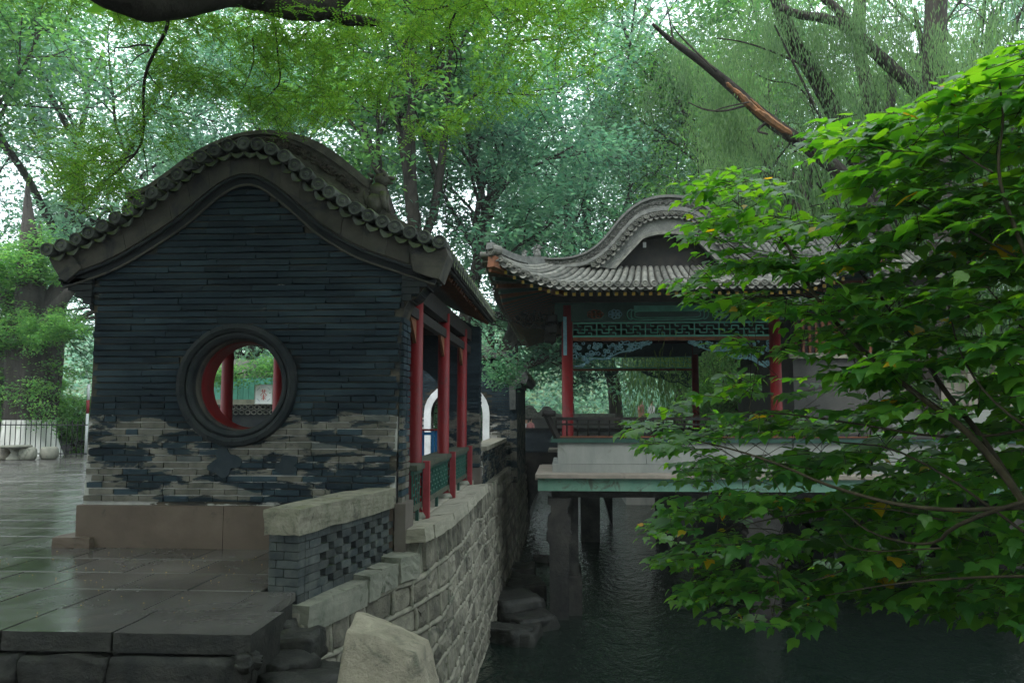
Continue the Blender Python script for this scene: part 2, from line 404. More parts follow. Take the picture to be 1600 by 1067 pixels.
def smooth(pts, it=2):
    for _ in range(it):
        q = [pts[0]]
        for a, b in zip(pts[:-1], pts[1:]):
            q.append(tuple(0.75*x + 0.25*y for x, y in zip(a, b))); q.append(tuple(0.25*x + 0.75*y for x, y in zip(a, b)))
        q.append(pts[-1]); pts = q
    return pts
def XZ(px, py, Y):
    p = P(px, py, Y); return (p[0], p[2])

# ================================================================= SETTING: ground, water
tag(MB().box((-60, -30, -2.9), (60, 130, -2.75)).build('canal_bed', M['wetrock']), kind='structure')
tag(MB().add([(-1.2, 1, WATER), (60, 1, WATER), (60, 120, WATER), (-1.2, 120, WATER)], [(0,1,2,3)]).add([(-3, 1, WATER), (-1.2, 1, WATER), (-1.2, 16, WATER), (-3, 16, WATER)], [(0,1,2,3)]).build('water', M['water']), kind='structure')
court = tag(MB().box((-60, 8.6, -0.6), (-1.75, 27.9, -0.035)).box((-60, 5.62, -0.6), (-2.35, 8.6, -0.035)).box((-2.35, 5.62, -0.6), (-2.13, 6.28, -0.035)).box((-60, 27.9, -2.7), (-1.5, 120, -0.035)).build('courtyard_ground', M['wetrock']), kind='structure')
# paving stones
def paver_mesh(wd, dp, seed):
    mb = MB(); mb.obox((0, 0, 0), (wd, dp, 0.07), ch=0.008); return mb.mesh('paving_stone', M['pave'])
pv = [paver_mesh(0.593, 0.643, i) for i in range(1)][0]
rows = []; y = 5.62 + 0.06; npv = 0; farmb = MB(); ri = 0
while y < 26:
    xs_ = -2.12 if y < 6.0 else (-2.40 if y < 7.9 else -2.07); x = xs_ + 0.3 - (0.3 if ri % 2 else 0.0)
    wd = 0.6
    while x > -(0.72 * y + 1.5) - 0.6:
        if x > xs_ + .01: x = xs_; wd_ = .3
        else: wd_ = wd
        if y > 8.2 and x > -5.2 and y < 14.9: x -= wd_; continue
        if y >= 14.9 and x > -2.6: x -= wd_; continue
        cx = x - wd_ / 2; c = (cx, y + 0.32, -0.03 + random.uniform(-0.0015, 0.0015))
        tilt = (random.uniform(-0.003, 0.003), random.uniform(-0.003, 0.003), 0)
        if npv < 290:
            link('paving_stone', pv, court, c, tilt, (wd_/wd, 1, 1)); npv += 1
        else:
            farmb.obox(c, (wd_ - .007, 0.643, 0.07), ch=0.008, tilt=tilt[1])
        x -= wd_
    y += 0.65; ri += 1
tag(farmb.build('far_paving_stones', M['pave'], court), kind='stuff')
# edge slabs of the terrace and its dark riser, the lower step
edge = empty('terrace_steps', (-5, 5.3, -0.6), 'dark wet stone step edge running below the front of the paved terrace', 'steps')
MB().box((-12, 5.16, -0.9), (-2.0, 5.66, -0.10)).build('riser_wall', M['wetrock'], edge)
x = -1.98
for i in range(9):
    L = [0.92, 0.75, 1.3, 1.05, 0.9, 1.1, 0.8, 1.2, 1.0][i]
    me = rough_mesh((L - 0.012, 0.6, 0.12), i + 3, 0.005, 3, M['pave'], 'edge_slab', rnd=0.015, freq=4)
    me.materials.append(M['wetrock'])
    for p_ in me.polygons:
        if p_.normal.y < -.5 or p_.normal.x > .5: p_.material_index = 1
    link('edge_slab', me, edge, (x - L / 2, 5.385, -0.053)); x -= L
x = -2.02
for i in range(11):
    L = 0.55 + 0.4 * random.random()
    me = rough_mesh((L, 0.3, 0.16 + 0.05 * random.random()), i + 33, 0.03, 3, M['wetrock'], 'riser_stone', rnd=0.06, freq=4)
    link('riser_stone', me, edge, (x - L / 2, 5.2, -0.235)); x -= L + 0.01
M['step'] = surf('mossy_lower_step', (0.045,0.038,0.032), (0.08,0.068,0.055), 3, 0.5, 0.5, 0.01, 25, ((0.09,0.10,0.02), 5, 0.56), 0.1)
x = -1.78
for i in range(8):
    L = [1.25, 1.4, 1.1, 1.3, 1.2, 1.2, 1.3, 1.2][i]
    me = rough_mesh((L - 0.015, 0.66, 0.2), i + 50, 0.012, 3, M['step'], 'lower_step_slab', rnd=0.015, freq=4)
    link('lower_step_slab', me, edge, (x - L / 2, 4.80, -0.42)); x -= L
tag(MB().box((-60, -30, -2.8), (20, 4.47, -0.62)).box((-60, 4.47, -2.8), (-1.8, 5.3, -0.60)).build('near_bank_ground', M['wetrock']), kind='structure')
# yellow fallen petals on the steps
pm = MB()
for k in range(420):
    r_ = random.random()
    if r_ < .45: x_, y_, z_ = random.gauss(-2.6, 0.35), random.uniform(4.55, 5.05), -0.31
    elif r_ < .75: x_, y_, z_ = random.gauss(-4.2, 0.3), random.uniform(4.6, 5.1), -0.31
    else: x_, y_, z_ = random.uniform(-5.5, -2.4), random.uniform(5.2, 8.0), 0.013
    if x_ > -2.05: continue
    a = random.random() * 6.3; s_ = random.uniform(0.004, 0.009)
    pm.add([(x_+s_*math.cos(a), y_+s_*math.sin(a), z_), (x_-s_*math.sin(a), y_+s_*math.cos(a), z_+0.003), (x_-s_*math.cos(a), y_-s_*math.sin(a), z_), (x_+s_*math.sin(a), y_-s_*math.cos(a), z_+0.002)], [(0,1,2,3)])
tag(pm.build('fallen_petals', M['leafyellow']), 'scattered tiny yellow petals fallen on the steps and wet paving', 'petals', kind='stuff')

# ================================================================= HALL (near building with the moon window)
GY = 8.3
hall = empty('garden_hall', (P(391, 700, GY)[0], GY, 0), 'black brick garden corridor hall with round moon window in its curved gable', 'hall')
WT = 0.40
wall_out = [XZ(x, y, GY) for x, y in [(128,850),(130,788),(143,600),(148,500),(145,480),(138,468),(124,459),(111,449),(100,438),(94,420)]]
wall_out_r = [XZ(x, y, GY) for x, y in [(690,402),(688,425),(676,440),(660,452),(650,466),(638,470),(632,480),(628,496),(622,640),(615,850)]]
barge_lo = [XZ(x, y, GY) for x, y in [(100,441),(140,428),(181,413),(226,387),(285,349),(327,311),(355,290),(375,282),(392,280),(408,283),(425,292),(459,318),(504,360),(560,394),(617,413),(667,430),(684,436)]]
disc_c = [XZ(x, y, GY) for x, y in [(92,398),(110,393),(129,384),(154,372),(184,357),(207,342),(231,325),(257,308),(282,288),(307,267),(335,251),(365,238),(393,234),(421,238),(447,250),(470,268),(490,286),(511,302),(533,318),(558,333),(584,347),(611,359),(639,369),(666,378),(690,386)]]
disc_s = smooth(disc_c, 2); barge_s = smooth(barge_lo, 2)
WC = P(372, 601, GY); wcx, wcz = WC[0], WC[2]; WR = 0.498
# backing wall with a round hole: built as a ring fan between circle and outline
outline = wall_out[::1] + [None]
top = [p for p in resample(barge_s, 40)]
full = wall_out + top[1:-1] + wall_out_r
full[0] = (full[0][0], -0.02); full[-1] = (full[-1][0], -0.02)
def ring_fill(mb, poly, cx, cz, r, y0, y1, n=96):
    """wall face between polygon and a round opening, both faces and the edges"""
    P2 = resample(poly + [poly[0]], 4 * n)[:-1]
    ang = [math.atan2(z - cz, x - cx) for x, z in P2]
    inner = [(cx + r * math.cos(a), cz + r * math.sin(a)) for a in ang]
    m = len(P2)
    vs = [(x, y0, z) for x, z in P2] + [(x, y0, z) for x, z in inner] + [(x, y1, z) for x, z in P2] + [(x, y1, z) for x, z in inner]
    fs = []
    for i in range(m):
        j = (i + 1) % m
        fs += [(i, j, m+j, m+i), (2*m+j, 2*m+i, 3*m+i, 3*m+j), (j, i, 2*m+i, 2*m+j), (m+i, m+j, 3*m+j, 3*m+i)]
    mb.add(vs, fs)
mb = MB(); ring_fill(mb, full, wcx, wcz, WR, GY + 0.006, GY + WT)
gw = fixn(mb.build('gable_wall', M['gjoint'], hall))
# inside face lining in dark red
def inside(poly, x, z):
    c = False; n = len(poly)
    for i in range(n):
        x1, z1 = poly[i]; x2, z2 = poly[(i+1) % n]
        if (z1 > z) != (z2 > z) and x < (x2-x1)*(z-z1)/(z2-z1)+x1: c = not c
    return c
bvar = []
for k in range(5):
    bm = bmesh.new(); bmesh.ops.create_cube(bm, size=1.0)
    for v in bm.verts:
        if v.co.y < 0:
            v.co.x *= 0.985; v.co.z *= 0.90
        v.co += Vector((random.uniform(-.012, .012), random.uniform(-.2, .2) if v.co.y < 0 else 0, random.uniform(-.06, .06)))
    me = bpy.data.meshes.new('brick'); bm.to_mesh(me); bm.free(); me.materials.append(M['gbrick']); bvar.append(me)
CH = 0.0700; bricks = []
zrow = 0.475; ri = 0
while zrow < 3.9:
    zc = zrow + CH / 2; x = -5.2 + (0.14 if ri % 2 else 0) + random.uniform(-.03, .03)
    while x < -1.4:
        lowz = zc < 1.62; L = random.choice([0.27, 0.27, 0.27, 0.135]) if lowz else random.choice([0.54, 0.81, 0.40]); gp_ = 0.006 if lowz else 0.001
        a, b = x + gp_, x + L - gp_
        # clip by outline (sampled) and ring
        ok = [u for u in np.linspace(a, b, 9) if inside(full, u, zc) and inside(full, u, zc + CH*0.42) and inside(full, u, zc - CH*0.42) and math.hypot(u - wcx, zc - wcz) > 0.60]
        if len(ok) >= 3: bricks.append((ok[0] - 0.003, ok[-1] + 0.003, zc))
        x += L
    zrow += CH; ri += 1
print('gable bricks', len(bricks))
bricks.sort(key=lambda q: (q[2] > 2.0, -(q[1] - q[0])))
joined = MB()
for i, (a, b, zc) in enumerate(bricks):
    pr = (0.012 if zc < 1.5 else 0.020) + random.uniform(-0.004, 0.005)
    if i < 300:
        link('brick', random.choice(bvar), gw, ((a + b) / 2, GY - pr / 2 + 0.004, zc), (0, random.uniform(-.008, .008), 0), (b - a, pr + 0.008, CH - 0.010))
    else:
        s = (b - a) / 2; h = (CH - 0.010) / 2; cx = (a + b) / 2; j = lambda q=.004: random.uniform(-q, q)
        y1 = GY + 0.004; y0 = GY - pr
        fr = [(cx-s*.98+j(), y0+j(.006), zc-h*.80+j(.007)), (cx+s*.98+j(), y0+j(.006), zc-h*.80+j(.007)), (cx+s*.98+j(), y0+j(.006), zc+h*.80+j(.007)), (cx-s*.98+j(), y0+j(.006), zc+h*.80+j(.007))]
        bk = [(cx-s, y1, zc-h), (cx+s, y1, zc-h), (cx+s, y1, zc+h), (cx-s, y1, zc+h)]
        joined.add(fr + bk, [(0,1,2,3), (1,0,4,5), (2,1,5,6), (3,2,6,7), (0,3,7,4)])
tag(joined.build('upper_bricks', M['gbrick'], gw), kind='stuff')
# plaster patches
for (px, py, rx, rz, sd) in [(352,722,24,20,3),(450,727,20,17,4)]:
    c = XZ(px, py, GY); n = 26; pl = []
    for k in range(n):
        a = 2*math.pi*k/n; q = 1 + 0.6 * mnoise.noise(Vector((math.cos(a)*1.3, math.sin(a)*1.3, sd*5.1)))+0.12*mnoise.noise(Vector((math.cos(a)*4, math.sin(a)*4, sd*3.1)))
        pl.append((c[0] + rx/150*q*math.cos(a), c[1] + rz/150*q*math.sin(a)))
    fixn(MB().prism(pl, GY - 0.024, GY).build('plaster_patch', M['plaster'], gw))
# moon window: rings
def ring(prof, cx, cz, name, mat, par, n=72, yb=GY):
    """prof: [(radius, y offset)] swept round the window centre"""
    mb = MB(); vs = []; fs = []; m = len(prof)
    for k in range(n):
        a = 2*math.pi*k/n
        for r, yo in prof: vs.append((cx + r*math.cos(a), yb + yo, cz + r*math.sin(a)))
    for k in range(n):
        for i in range(m):
            a = k*m+i; b = k*m+(i+1) % m; c = ((k+1) % n)*m+(i+1) % m; d = ((k+1) % n)*m+i
            fs.append((a, b, c, d))
    mb.add(vs, fs, False); return fixn(mb.build(name, mat, par))
win = ring([(0.655,0.0),(0.655,-0.05),(0.645,-0.075),(0.60,-0.088),(0.565,-0.07),(0.56,-0.035),(0.552,-0.035),(0.548,-0.058),(0.53,-0.066),(0.505,-0.05),(0.49,-0.03),(0.49,0.17),(0.52,0.17),(0.52,0.0)], wcx, wcz, 'moon_window', M['darkmould'], hall)
ring([(0.492,0.05),(0.474,0.08),(0.474,0.15),(0.492,0.15)], wcx, wcz, 'stone_lip', M['barge'], win)
ring([(0.495,0.152),(0.470,0.152),(0.462,0.19),(0.462,0.44),(0.495,0.44)], wcx, wcz, 'red_lining', M['red'], win)
for k in range(28):   # voussoirs in the outer ring
    a0 = 2*math.pi*k/28 + 0.02; a1 = 2*math.pi*(k+1)/28 - 0.02; mb = MB(); vs = []; q = random.uniform(-.004, .006)
    for a in (a0, (a0+a1)/2, a1):
        for r, yo in ((0.64, -0.083+q), (0.60, -0.096+q), (0.572, -0.078+q), (0.572, -0.05), (0.64, -0.05)):
            vs.append((wcx + r*math.cos(a), GY + yo, wcz + r*math.sin(a)))
    fs = [(i+5*s, (i+1) % 5+5*s, (i+1) % 5+5*(s+1), i+5*(s+1)) for s in range(2) for i in range(5)] + [(0,1,2,3,4), (14,13,12,11,10)]
    fixn(mb.add(vs, fs).build('ring_brick', M['darkmould'], win))
# plinth
pz = P(130, 788, GY)[2]
pl = MB(); xl = P(124, 800, GY)[0]; xr = P(617, 800, GY)[0]
joint = [xl, xl + 1.60, xl + 2.35, xr]
for a, b in zip(joint[:-1], joint[1:]):
    pm_ = rough_mesh((b - a - 0.004, 0.16, pz + 0.05), int(a * 50), 0.004, 3, M['plinth'], 'plinth_stone', rnd=0.008, freq=3)
    link('plinth_stone', pm_, hall, ((a + b) / 2, GY + 0.02, (pz - 0.05) / 2))
link('plinth_foot', rough_mesh((0.42, 0.5, 0.12), 5, 0.012, 3, M['plinth'], 'plinth_foot', rnd=0.05), hall, (xl + 0.0, GY + 0.12, 0.055))
# barge band + mouldings
up = resample([(x, z - 0.045) for x, z in disc_s], 90); lo = resample(barge_s, 90)
MBb = MB().strip(up, lo, GY - 0.06, GY + 0.05)
barge = fixn(MBb.build('barge_board', M['barge'], hall))
nb = 17
for k in range(nb):   # barge slabs, joints open
    i0 = int(k * 89 / nb); i1 = int((k + 1) * 89 / nb)
    A = up[i0:i1+1]; B = lo[i0:i1+1]
    sh = lambda Q: [(x, z) for x, z in Q]
    A2 = [(a[0]*.97+b[0]*.03, a[1]*.97+b[1]*.03) for a, b in zip(A, B)]; B2 = [(a[0]*.16+b[0]*.84, a[1]*.16+b[1]*.84) for a, b in zip(A, B)]
    d = 0.004 / max(0.05, math.dist(A2[0], A2[-1]))
    A2[0] = (A2[0][0] + 0.003, A2[0][1]); B2[0] = (B2[0][0] + 0.003, B2[0][1])
    fixn(MB().strip(A2, B2, GY - 0.082 - random.uniform(0, .006), GY - 0.055).build('barge_slab', M['barge'], barge))
fixn(MB().tube([(x, GY - 0.085, z + 0.012) for x, z in lo], 0.020, 6).build('bead_moulding', M['darkmould'], barge))
def offs(curve, d):
    out = []
    for i, p in enumerate(curve):
        a = curve[max(0, i-1)]; b = curve[min(len(curve)-1, i+1)]; t = (b[0]-a[0], b[1]-a[1]); l = math.hypot(*t)
        out.append((p[0] - t[1]/l*d*-1 * -1, p[1] + t[0]/l*d))
    return out
in1 = offs(lo, -0.075)
fixn(MB().strip(offs(lo, 0.0), in1, GY - 0.05, GY).build('lower_moulding', M['darkmould'], barge))
fixn(MB().tube([(x, GY - 0.05, z) for x, z in in1], 0.014, 5).build('bead_moulding', M['barge'], barge))
# end blocks + corbels
for ps in ([(640,388),(696,384),(700,398),(686,436),(668,432),(646,424)], [(78,404),(104,388),(112,396),(128,420),(104,440),(96,436),(86,420)]):
    fixn(MB().prism([XZ(x, y, GY - 0.1) for x, y in ps][::-1], GY - 0.12, GY + 0.3).build('end_block', M['barge'], hall))
for sx, base in ((1, 628), (-1, 147)):
    for k in range(5):
        zt = XZ(0, 486 - k*10, GY)[1]; x0 = XZ(base, 480, GY)[0]
        xa = x0 + sx * (0.02 + 0.085 * k); xb = x0 + sx * 0.005
        MB().box((min(xa, xb), GY - 0.05, zt), (max(xa, xb), GY + WT, zt + 0.062)).build('corbel_course', M['darkmould'], hall)
# ---- roof
roof_prof = resample(disc_s, 61)
rt = [(x, z + 0.0) for x, z in roof_prof]; rb = offs(rt, -0.10)
HY1 = 14.75
roof = fixn(MB().strip(rt, rb, GY - 0.02, HY1 + 0.1).build('roof', M['tile'], hall))
capd = MB()   # round cap tile with a raised rim and boss; axis along -y
def disc_tile(r, L):
    mb = MB(); n = 12; vs = []
    prof = [(r*0.98, L), (r, 0.0), (r*0.93, -0.012), (r*0.78, -0.012), (r*0.70, 0.0), (r*0.40, 0.0), (r*0.28, -0.012), (0.004, -0.014)]
    for rr, yy in prof:
        for k in range(n): a = 2*math.pi*k/n; vs.append((rr*math.cos(a), yy, rr*math.sin(a)))
    fs = []
    for i in range(len(prof)-1):
        for k in range(n): fs.append((i*n+k, i*n+(k+1) % n, (i+1)*n+(k+1) % n, (i+1)*n+k))
    mb.add(vs, fs, False); return mb
def drip_tile(r, L):
    """curved pan tile whose end carries a pointed, scalloped lip hanging down"""
    mb = MB(); vs = []; n = 6
    for yy, dz in ((L, 0.0), (0, 0.0)):
        for k in range(n+1):
            a = math.pi + math.pi*k/n; vs.append((r*math.cos(a), yy, r*0.5*math.sin(a) + dz))
    fs = [(k, k+1, n+1+k+1, n+1+k) for k in range(n)]
    b = len(vs)
    lip = [0.3, 0.62, 0.85, 1.12, 0.85, 0.62, 0.3]
    for k in range(n+1):
        a = math.pi + math.pi*k/n; vs.append((r*math.cos(a)*0.95, -0.02, r*0.5*math.sin(a) - r*lip[k]*0.62))
    for k in range(n+1):
        a = math.pi + math.pi*k/n; vs.append((r*math.cos(a)*0.95, 0.0, r*0.5*math.sin(a) - r*lip[k]*0.62))
    fs += [(n+1+k, n+1+k+1, b+k+1, b+k) for k in range(n)] + [(b+k, b+k+1, b+n+1+k+1, b+n+1+k) for k in range(n)]
    return mb.add(vs, fs, False)
dm = disc_tile(0.074, 0.38).mesh('cap_tile', M['tile']); pmn = drip_tile(0.082, 0.36).mesh('drip_tile', M['tile'])
line = resample(disc_s, step=0.163)
for i, (x, z) in enumerate(line):
    a = line[max(0, i-1)]; b = line[min(len(line)-1, i+1)]; an = math.atan2(b[1]-a[1], b[0]-a[0])
    link('cap_tile', dm, roof, (x + random.uniform(-.008, .008), GY - 0.20 + random.uniform(-.015, .015), z + 0.015), (random.uniform(-.05, .05), -an + random.uniform(-.05, .05), random.uniform(-.07, .07)))
    if i < len(line)-1:
        q = line[i+1]; xm, zm = (x + q[0]) / 2, (z + q[1]) / 2; an = math.atan2(q[1]-z, q[0]-x)
        nx, nz = -math.sin(an), math.cos(an)
        link('drip_tile', pmn, roof, (xm - nx * 0.035, GY - 0.155 + random.uniform(-.015, .015), zm - nz * 0.035), (random.uniform(-.05, .05), -an + random.uniform(-.06, .06), 0))
# slope tile rows running down both slopes (y spacing), and the eave discs along the canal side
half = len(roof_prof) // 2
for side in (0, 1):
    sl = roof_prof[:half+1][::-1] if side == 0 else roof_prof[half:]
    mr = MB().tube([(x, 0, z + 0.03) for x, z in sl[::2]], 0.065, 6).mesh('tile_row', M['tile'])
    k = 0
    yy = GY + 0.62
    while yy < HY1:
        link('tile_row', mr, roof, (0, yy, 0)); yy += 0.21
    ex, ez = sl[-1]; sx = 1 if side else -1
    de = disc_tile(0.062, 0.12).mesh('eave_cap', M['tile']); dr = drip_tile(0.078, 0.12).mesh('eave_drip', M['tile'])
    yy = GY + 0.20
    while yy < HY1:
        link('eave_cap', de, roof, (ex + sx * 0.02, yy, ez + 0.035), (0, 0, R(90) * sx))
        link('eave_drip', dr, roof, (ex + sx * 0.02, yy + 0.105, ez + 0.0), (0, 0, R(90) * sx)); yy += 0.21
    # rafters under the eave
    rf = MB(); wx = XZ(628 if side else 147, 480, GY)[0]
    zi = ez + 0.16
    rm = MB().bar((wx - sx * 0.5, 0, ez + 0.30), (ex - sx * 0.10, 0, ez - 0.10), 0.055, 0.055).mesh('rafter', M['rust'])
    yy = GY + 0.5
    while yy < HY1:
        link('rafter', rm, roof, (0, yy, 0)); yy += 0.21
    MB().box((min(ex, ex - sx*0.12), GY + 0.1, ez - 0.075), (max(ex, ex - sx*0.12), HY1, ez - 0.03)).build('eave_board', M['wood'], roof)
# curved ridge band along the gable slopes
ridge_top = smooth([XZ(x, y, GY + 0.14) for x, y in [(199,306),(224,299),(240,290),(270,268),(300,245),(340,223),(385,209),(430,207),(480,219),(520,241),(555,270),(578,289)]], 2)
ridge_lo = smooth([XZ(x, y, GY + 0.14) for x, y in [(199,345),(226,328),(244,316),(276,292),(304,268),(342,243),(388,231),(428,235),(462,257),(496,285),(532,310),(572,333)]], 2)
rA = resample(ridge_top, 60); rB = resample(ridge_lo, 60)
RY = GY + 0.14
rd = fixn(MB().strip(rA, rB, RY, RY + 0.2).build('gable_ridge', M['ridge'], hall))
lerp = lambda A, B, t: [(a[0]*(1-t)+b[0]*t, a[1]*(1-t)+b[1]*t) for a, b in zip(A, B)]
fixn(MB().strip(lerp(rA, rB, -0.10), lerp(rA, rB, 0.16), RY - 0.045, RY + 0.25).build('ridge_cap', M['ridge'], rd))
fixn(MB().strip(lerp(rA, rB, 0.76), lerp(rA, rB, 0.98), RY - 0.04, RY).build('ridge_foot', M['ridge'], rd))
# carved scrolls in the ridge field
mid = lerp(rA, rB, 0.46)
cv = MB()
for i in range(3, 57):
    x, z = mid[i]
    for k in range(3):
        a = random.random() * 6.28; rr = random.uniform(0.012, 0.045)
        pts = [(x + random.uniform(-.02, .02) + rr*math.cos(a+t), RY - 0.012 - 0.006*math.sin(t*2), z + random.uniform(-.004, .004) + rr*math.sin(a+t)) for t in np.linspace(0, 4.2, 6)]
        cv.tube(pts, 0.011, 4)
cv.build('ridge_carving', M['carve'], rd)
# lower ridge continuing right past the beast
lr = [XZ(x, y, GY + 0.14) for x, y in [(588,322),(610,335),(635,349),(668,364),(698,378)]]; lr2 = [XZ(x, y, GY + 0.14) for x, y in [(588,345),(610,355),(635,366),(668,377),(698,390)]]
fixn(MB().strip(resample(smooth(lr, 2), 14), resample(smooth(lr2, 2), 14), RY, RY + 0.2).build('lower_ridge', M['ridge'], hall))
ll = [XZ(x, y, GY + 0.14) for x, y in [(84,386),(120,380),(160,362),(196,345)]]; ll2 = [XZ(x, y, GY + 0.14) for x, y in [(84,400),(120,394),(160,374),(196,356)]]
fixn(MB().strip(ll, ll2, RY, RY + 0.2).build('lower_ridge', M['ridge'], hall))
# crouching ridge beast
def blob(bm, c, r, sc=(1,1,1), sub=2, rot=None):
    q = bmesh.ops.create_icosphere(bm, subdivisions=sub, radius=r)
    for v in q['verts']:
        n_ = mnoise.noise(v.co * 18 + Vector(c)) * 0.18 * r
        v.co = Vector((v.co.x*sc[0], v.co.y*sc[1], v.co.z*sc[2])) * (1 + n_ / r)
        if rot: v.co = rot @ v.co
        v.co += Vector(c)
def spike(bm, a, b, r0, r1, n=6):
    t = MB().tube([a, tuple((Vector(a) + Vector(b)) / 2 + Vector((-0.01, 0, 0.01))), b], [r0, (r0+r1)/2, r1], n)
    vv = [bm.verts.new(v) for v in t.v]
    for f in t.f:
        try: bm.faces.new([vv[i] for i in f])
        except ValueError: pass
def beast(loc, s, parent, mat, name='ridge_beast'):
    bm = bmesh.new()
    blob(bm, (-.01, 0, .07), .085, (0.95, .8, 1.15)); blob(bm, (.0, 0, .17), .07, (1, .8, 1)); blob(bm, (.035, 0, .265), .062, (1.15, .85, .85))
    blob(bm, (.095, 0, .275), .034, (1.3, .9, .6)); blob(bm, (.085, 0, .235), .028, (1.4, .8, .5)); blob(bm, (.06, .04, .295), .017); blob(bm, (.06, -.04, .295), .017)
    for sy in (-1, 1):
        spike(bm, (.0, sy*.03, .31), (-.045, sy*.05, .37), .018, .004); spike(bm, (.05, sy*.045, .15), (.07, sy*.05, .01), .03, .024)
        spike(bm, (.055, sy*.02, .315), (.03, sy*.02, .345), .016, .006)
    for k in range(5): spike(bm, (-.045 - .008*k, 0, .29-.045*k), (-.095, 0, .315-.045*k), .022, .006)
    spike(bm, (-.08, 0, .05), (-.115, 0, .17), .03, .016); spike(bm, (-.115, 0, .17), (-.085, 0, .25), .016, .005)
    me = bpy.data.meshes.new(name); bm.to_mesh(me); bm.free(); me.materials.append(mat)
    me.polygons.foreach_set('use_smooth', [True]*len(me.polygons))
    return link(name, me, parent, loc, None, (s, s, s))
bx, bz = XZ(590, 330, RY); beast((bx, RY + 0.02, bz), 1.35, hall, M['ridge'])
# ---- hall body: floor, columns, beams, rear wall
colX = P(648, 700, 9.25)[0]; LX = P(355, 600, 11.45)[0]
FL = 0.23
MB().box((-5.0, GY + WT, -0.3), (colX - 0.12, HY1, FL - 0.02)).build('floor_slab', M['plinth'], hall)
cm = MB().lathe((0, 0, 0), [(0.105, 0), (0.105, 0.05), (0.085, 0.07), (0.085, 2.62)], 20).mesh('column', M['red'])
bm_ = MB().lathe((0, 0, 0), [(0.15, 0), (0.15, 0.02), (0.12, 0.07)], 20).mesh('column_base', M['granite'])
CY_ = [9.25, 11.45, 13.55]
for y in CY_:
    for x in (colX, LX):
        c_ = link('column', cm, hall, (x, y, FL)); link('column_base', bm_, c_, (x, y, FL - 0.02))
for x in (colX, LX):
    MB().box((x - 0.06, GY + WT, 2.72), (x + 0.06, HY1, 2.95)).build('eave_beam', M['wood'], hall)
    MB().box((x - 0.05, GY + WT, 2.50), (x + 0.05, HY1, 2.62)).build('tie_beam', M['wood'], hall)
for y in CY_:
    MB().box((LX, y - 0.06, 2.75), (colX, y + 0.06, 2.93)).build('cross_beam', M['wood'], hall)
# bracket boards beside the columns
for y in CY_:
    for s in (-1, 1):
        fixn(MB().add([(colX-.02, y+s*.08, 2.5), (colX-.02, y+s*.45, 2.5), (colX-.02, y+s*.30, 2.40), (colX-.02, y+s*.08, 2.22), (colX+.02, y+s*.08, 2.5), (colX+.02, y+s*.45, 2.5), (colX+.02, y+s*.30, 2.40), (colX+.02, y+s*.08, 2.22)],
                 [(0,1,2,3),(7,6,5,4),(0,4,5,1),(1,5,6,2),(2,6,7,3),(3,7,4,0)]).build('bracket', M['rust'], hall))
# balustrade benches on the canal side
SX = colX + 0.03
spans = [(GY + WT, CY_[0]), (CY_[0], CY_[1]), (CY_[1], CY_[2]), (CY_[2], HY1 - 0.35)]
for (a, b) in spans:
    be = MB().box((SX - 0.20, a, 0.78), (SX + 0.10, b, 0.84)).build('bench_seat', M['seat'], hall)
    MB().box((SX + 0.03, a, 0.34), (SX + 0.07, b, 0.40)).build('bottom_rail', M['seat'], be)
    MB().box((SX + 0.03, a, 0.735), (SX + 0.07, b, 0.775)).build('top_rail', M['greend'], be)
    fr = MB(); L = b - a; n = max(1, int(L / 0.115))
    for k in range(n + 1):
        y = a + L*k/n; fr.bar((SX + 0.05, y, 0.40), (SX + 0.05, y, 0.735), 0.016)
    for j in range(1, 6):
        z = 0.40 + 0.335*j/6
        for k in range(n):
            if (k + j) % 2 == 0: fr.bar((SX + 0.05, a + L*k/n, z), (SX + 0.05, a + L*(k+1)/n, z), 0.016)
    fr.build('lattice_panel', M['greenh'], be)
    if b < HY1 - 0.5:
        MB().box((SX + 0.075, b - 0.04, FL - 0.12), (SX + 0.15, b + 0.04, 0.86)).build('rail_post', M['pink'], be)
        MB().box((SX + 0.04, (a+b)/2 - 0.03, FL - 0.05), (SX + 0.075, (a+b)/2 + 0.03, 0.34)).build('rail_foot', M['greend'], be)
# rear gable wall with wide arched opening and its end pier
RYW = HY1 - 0.30
xr_, xl_ = P(748, 700, RYW)[0], -5.0
ox0, ox1, oz = -4.2, P(688, 600, RYW)[0], 1.75
def arch_wall(mb, x0, x1, z0, z1, ox0, ox1, spring, y0, y1, n=14, flatk=0.75, sill=None):
    """wall with an arched opening standing on z0"""
    cx = (ox0+ox1)/2; r = (ox1-ox0)/2
    arc = [(cx - r*math.cos(math.pi*k/n), spring + r*flatk*math.sin(math.pi*k/n)) for k in range(n+1)]
    mb.box((x0, y0, z0), (ox0, y1, z1)); mb.box((ox1, y0, z0), (x1, y1, z1))
    A = [(x, z1) for x, z in arc]; mb.strip(A, arc, y0, y1)
    return arc
mb = MB(); arch_wall(mb, xl_, xr_, -0.1, 3.0, ox0, ox1, oz, RYW, HY1, flatk=0.62)
pier = mb.build('rear_wall', M['gbrick'], hall)
fixn(MB().prism([(xl_ + .1, 3.0), (xr_-.1, 3.0), (wcx + 0.1, 4.0)], RYW, HY1).build('rear_gable_top', M['gbrick'], hall))
cr = MB()
for k in range(36):
    z = 0.45 + k * 0.07; cr.box((ox1 + 0.005, RYW - 0.018 - random.uniform(0, .006), z), (xr_ + 0.012, RYW, z + 0.058))
    for j in range(2):
        cr.box((xr_, RYW + 0.01 + j*.15, z), (xr_ + 0.014 + random.uniform(0, .006), RYW + 0.145 + j*.15, z + 0.058))
tag(cr.build('pier_bricks', M['gbrick'], pier), kind='stuff')
MB().box((ox1 + 0.1, RYW - 0.04, -0.1), (xr_ + 0.03, HY1 + 0.02, 0.43)).build('pier_base', M['board'], hall)
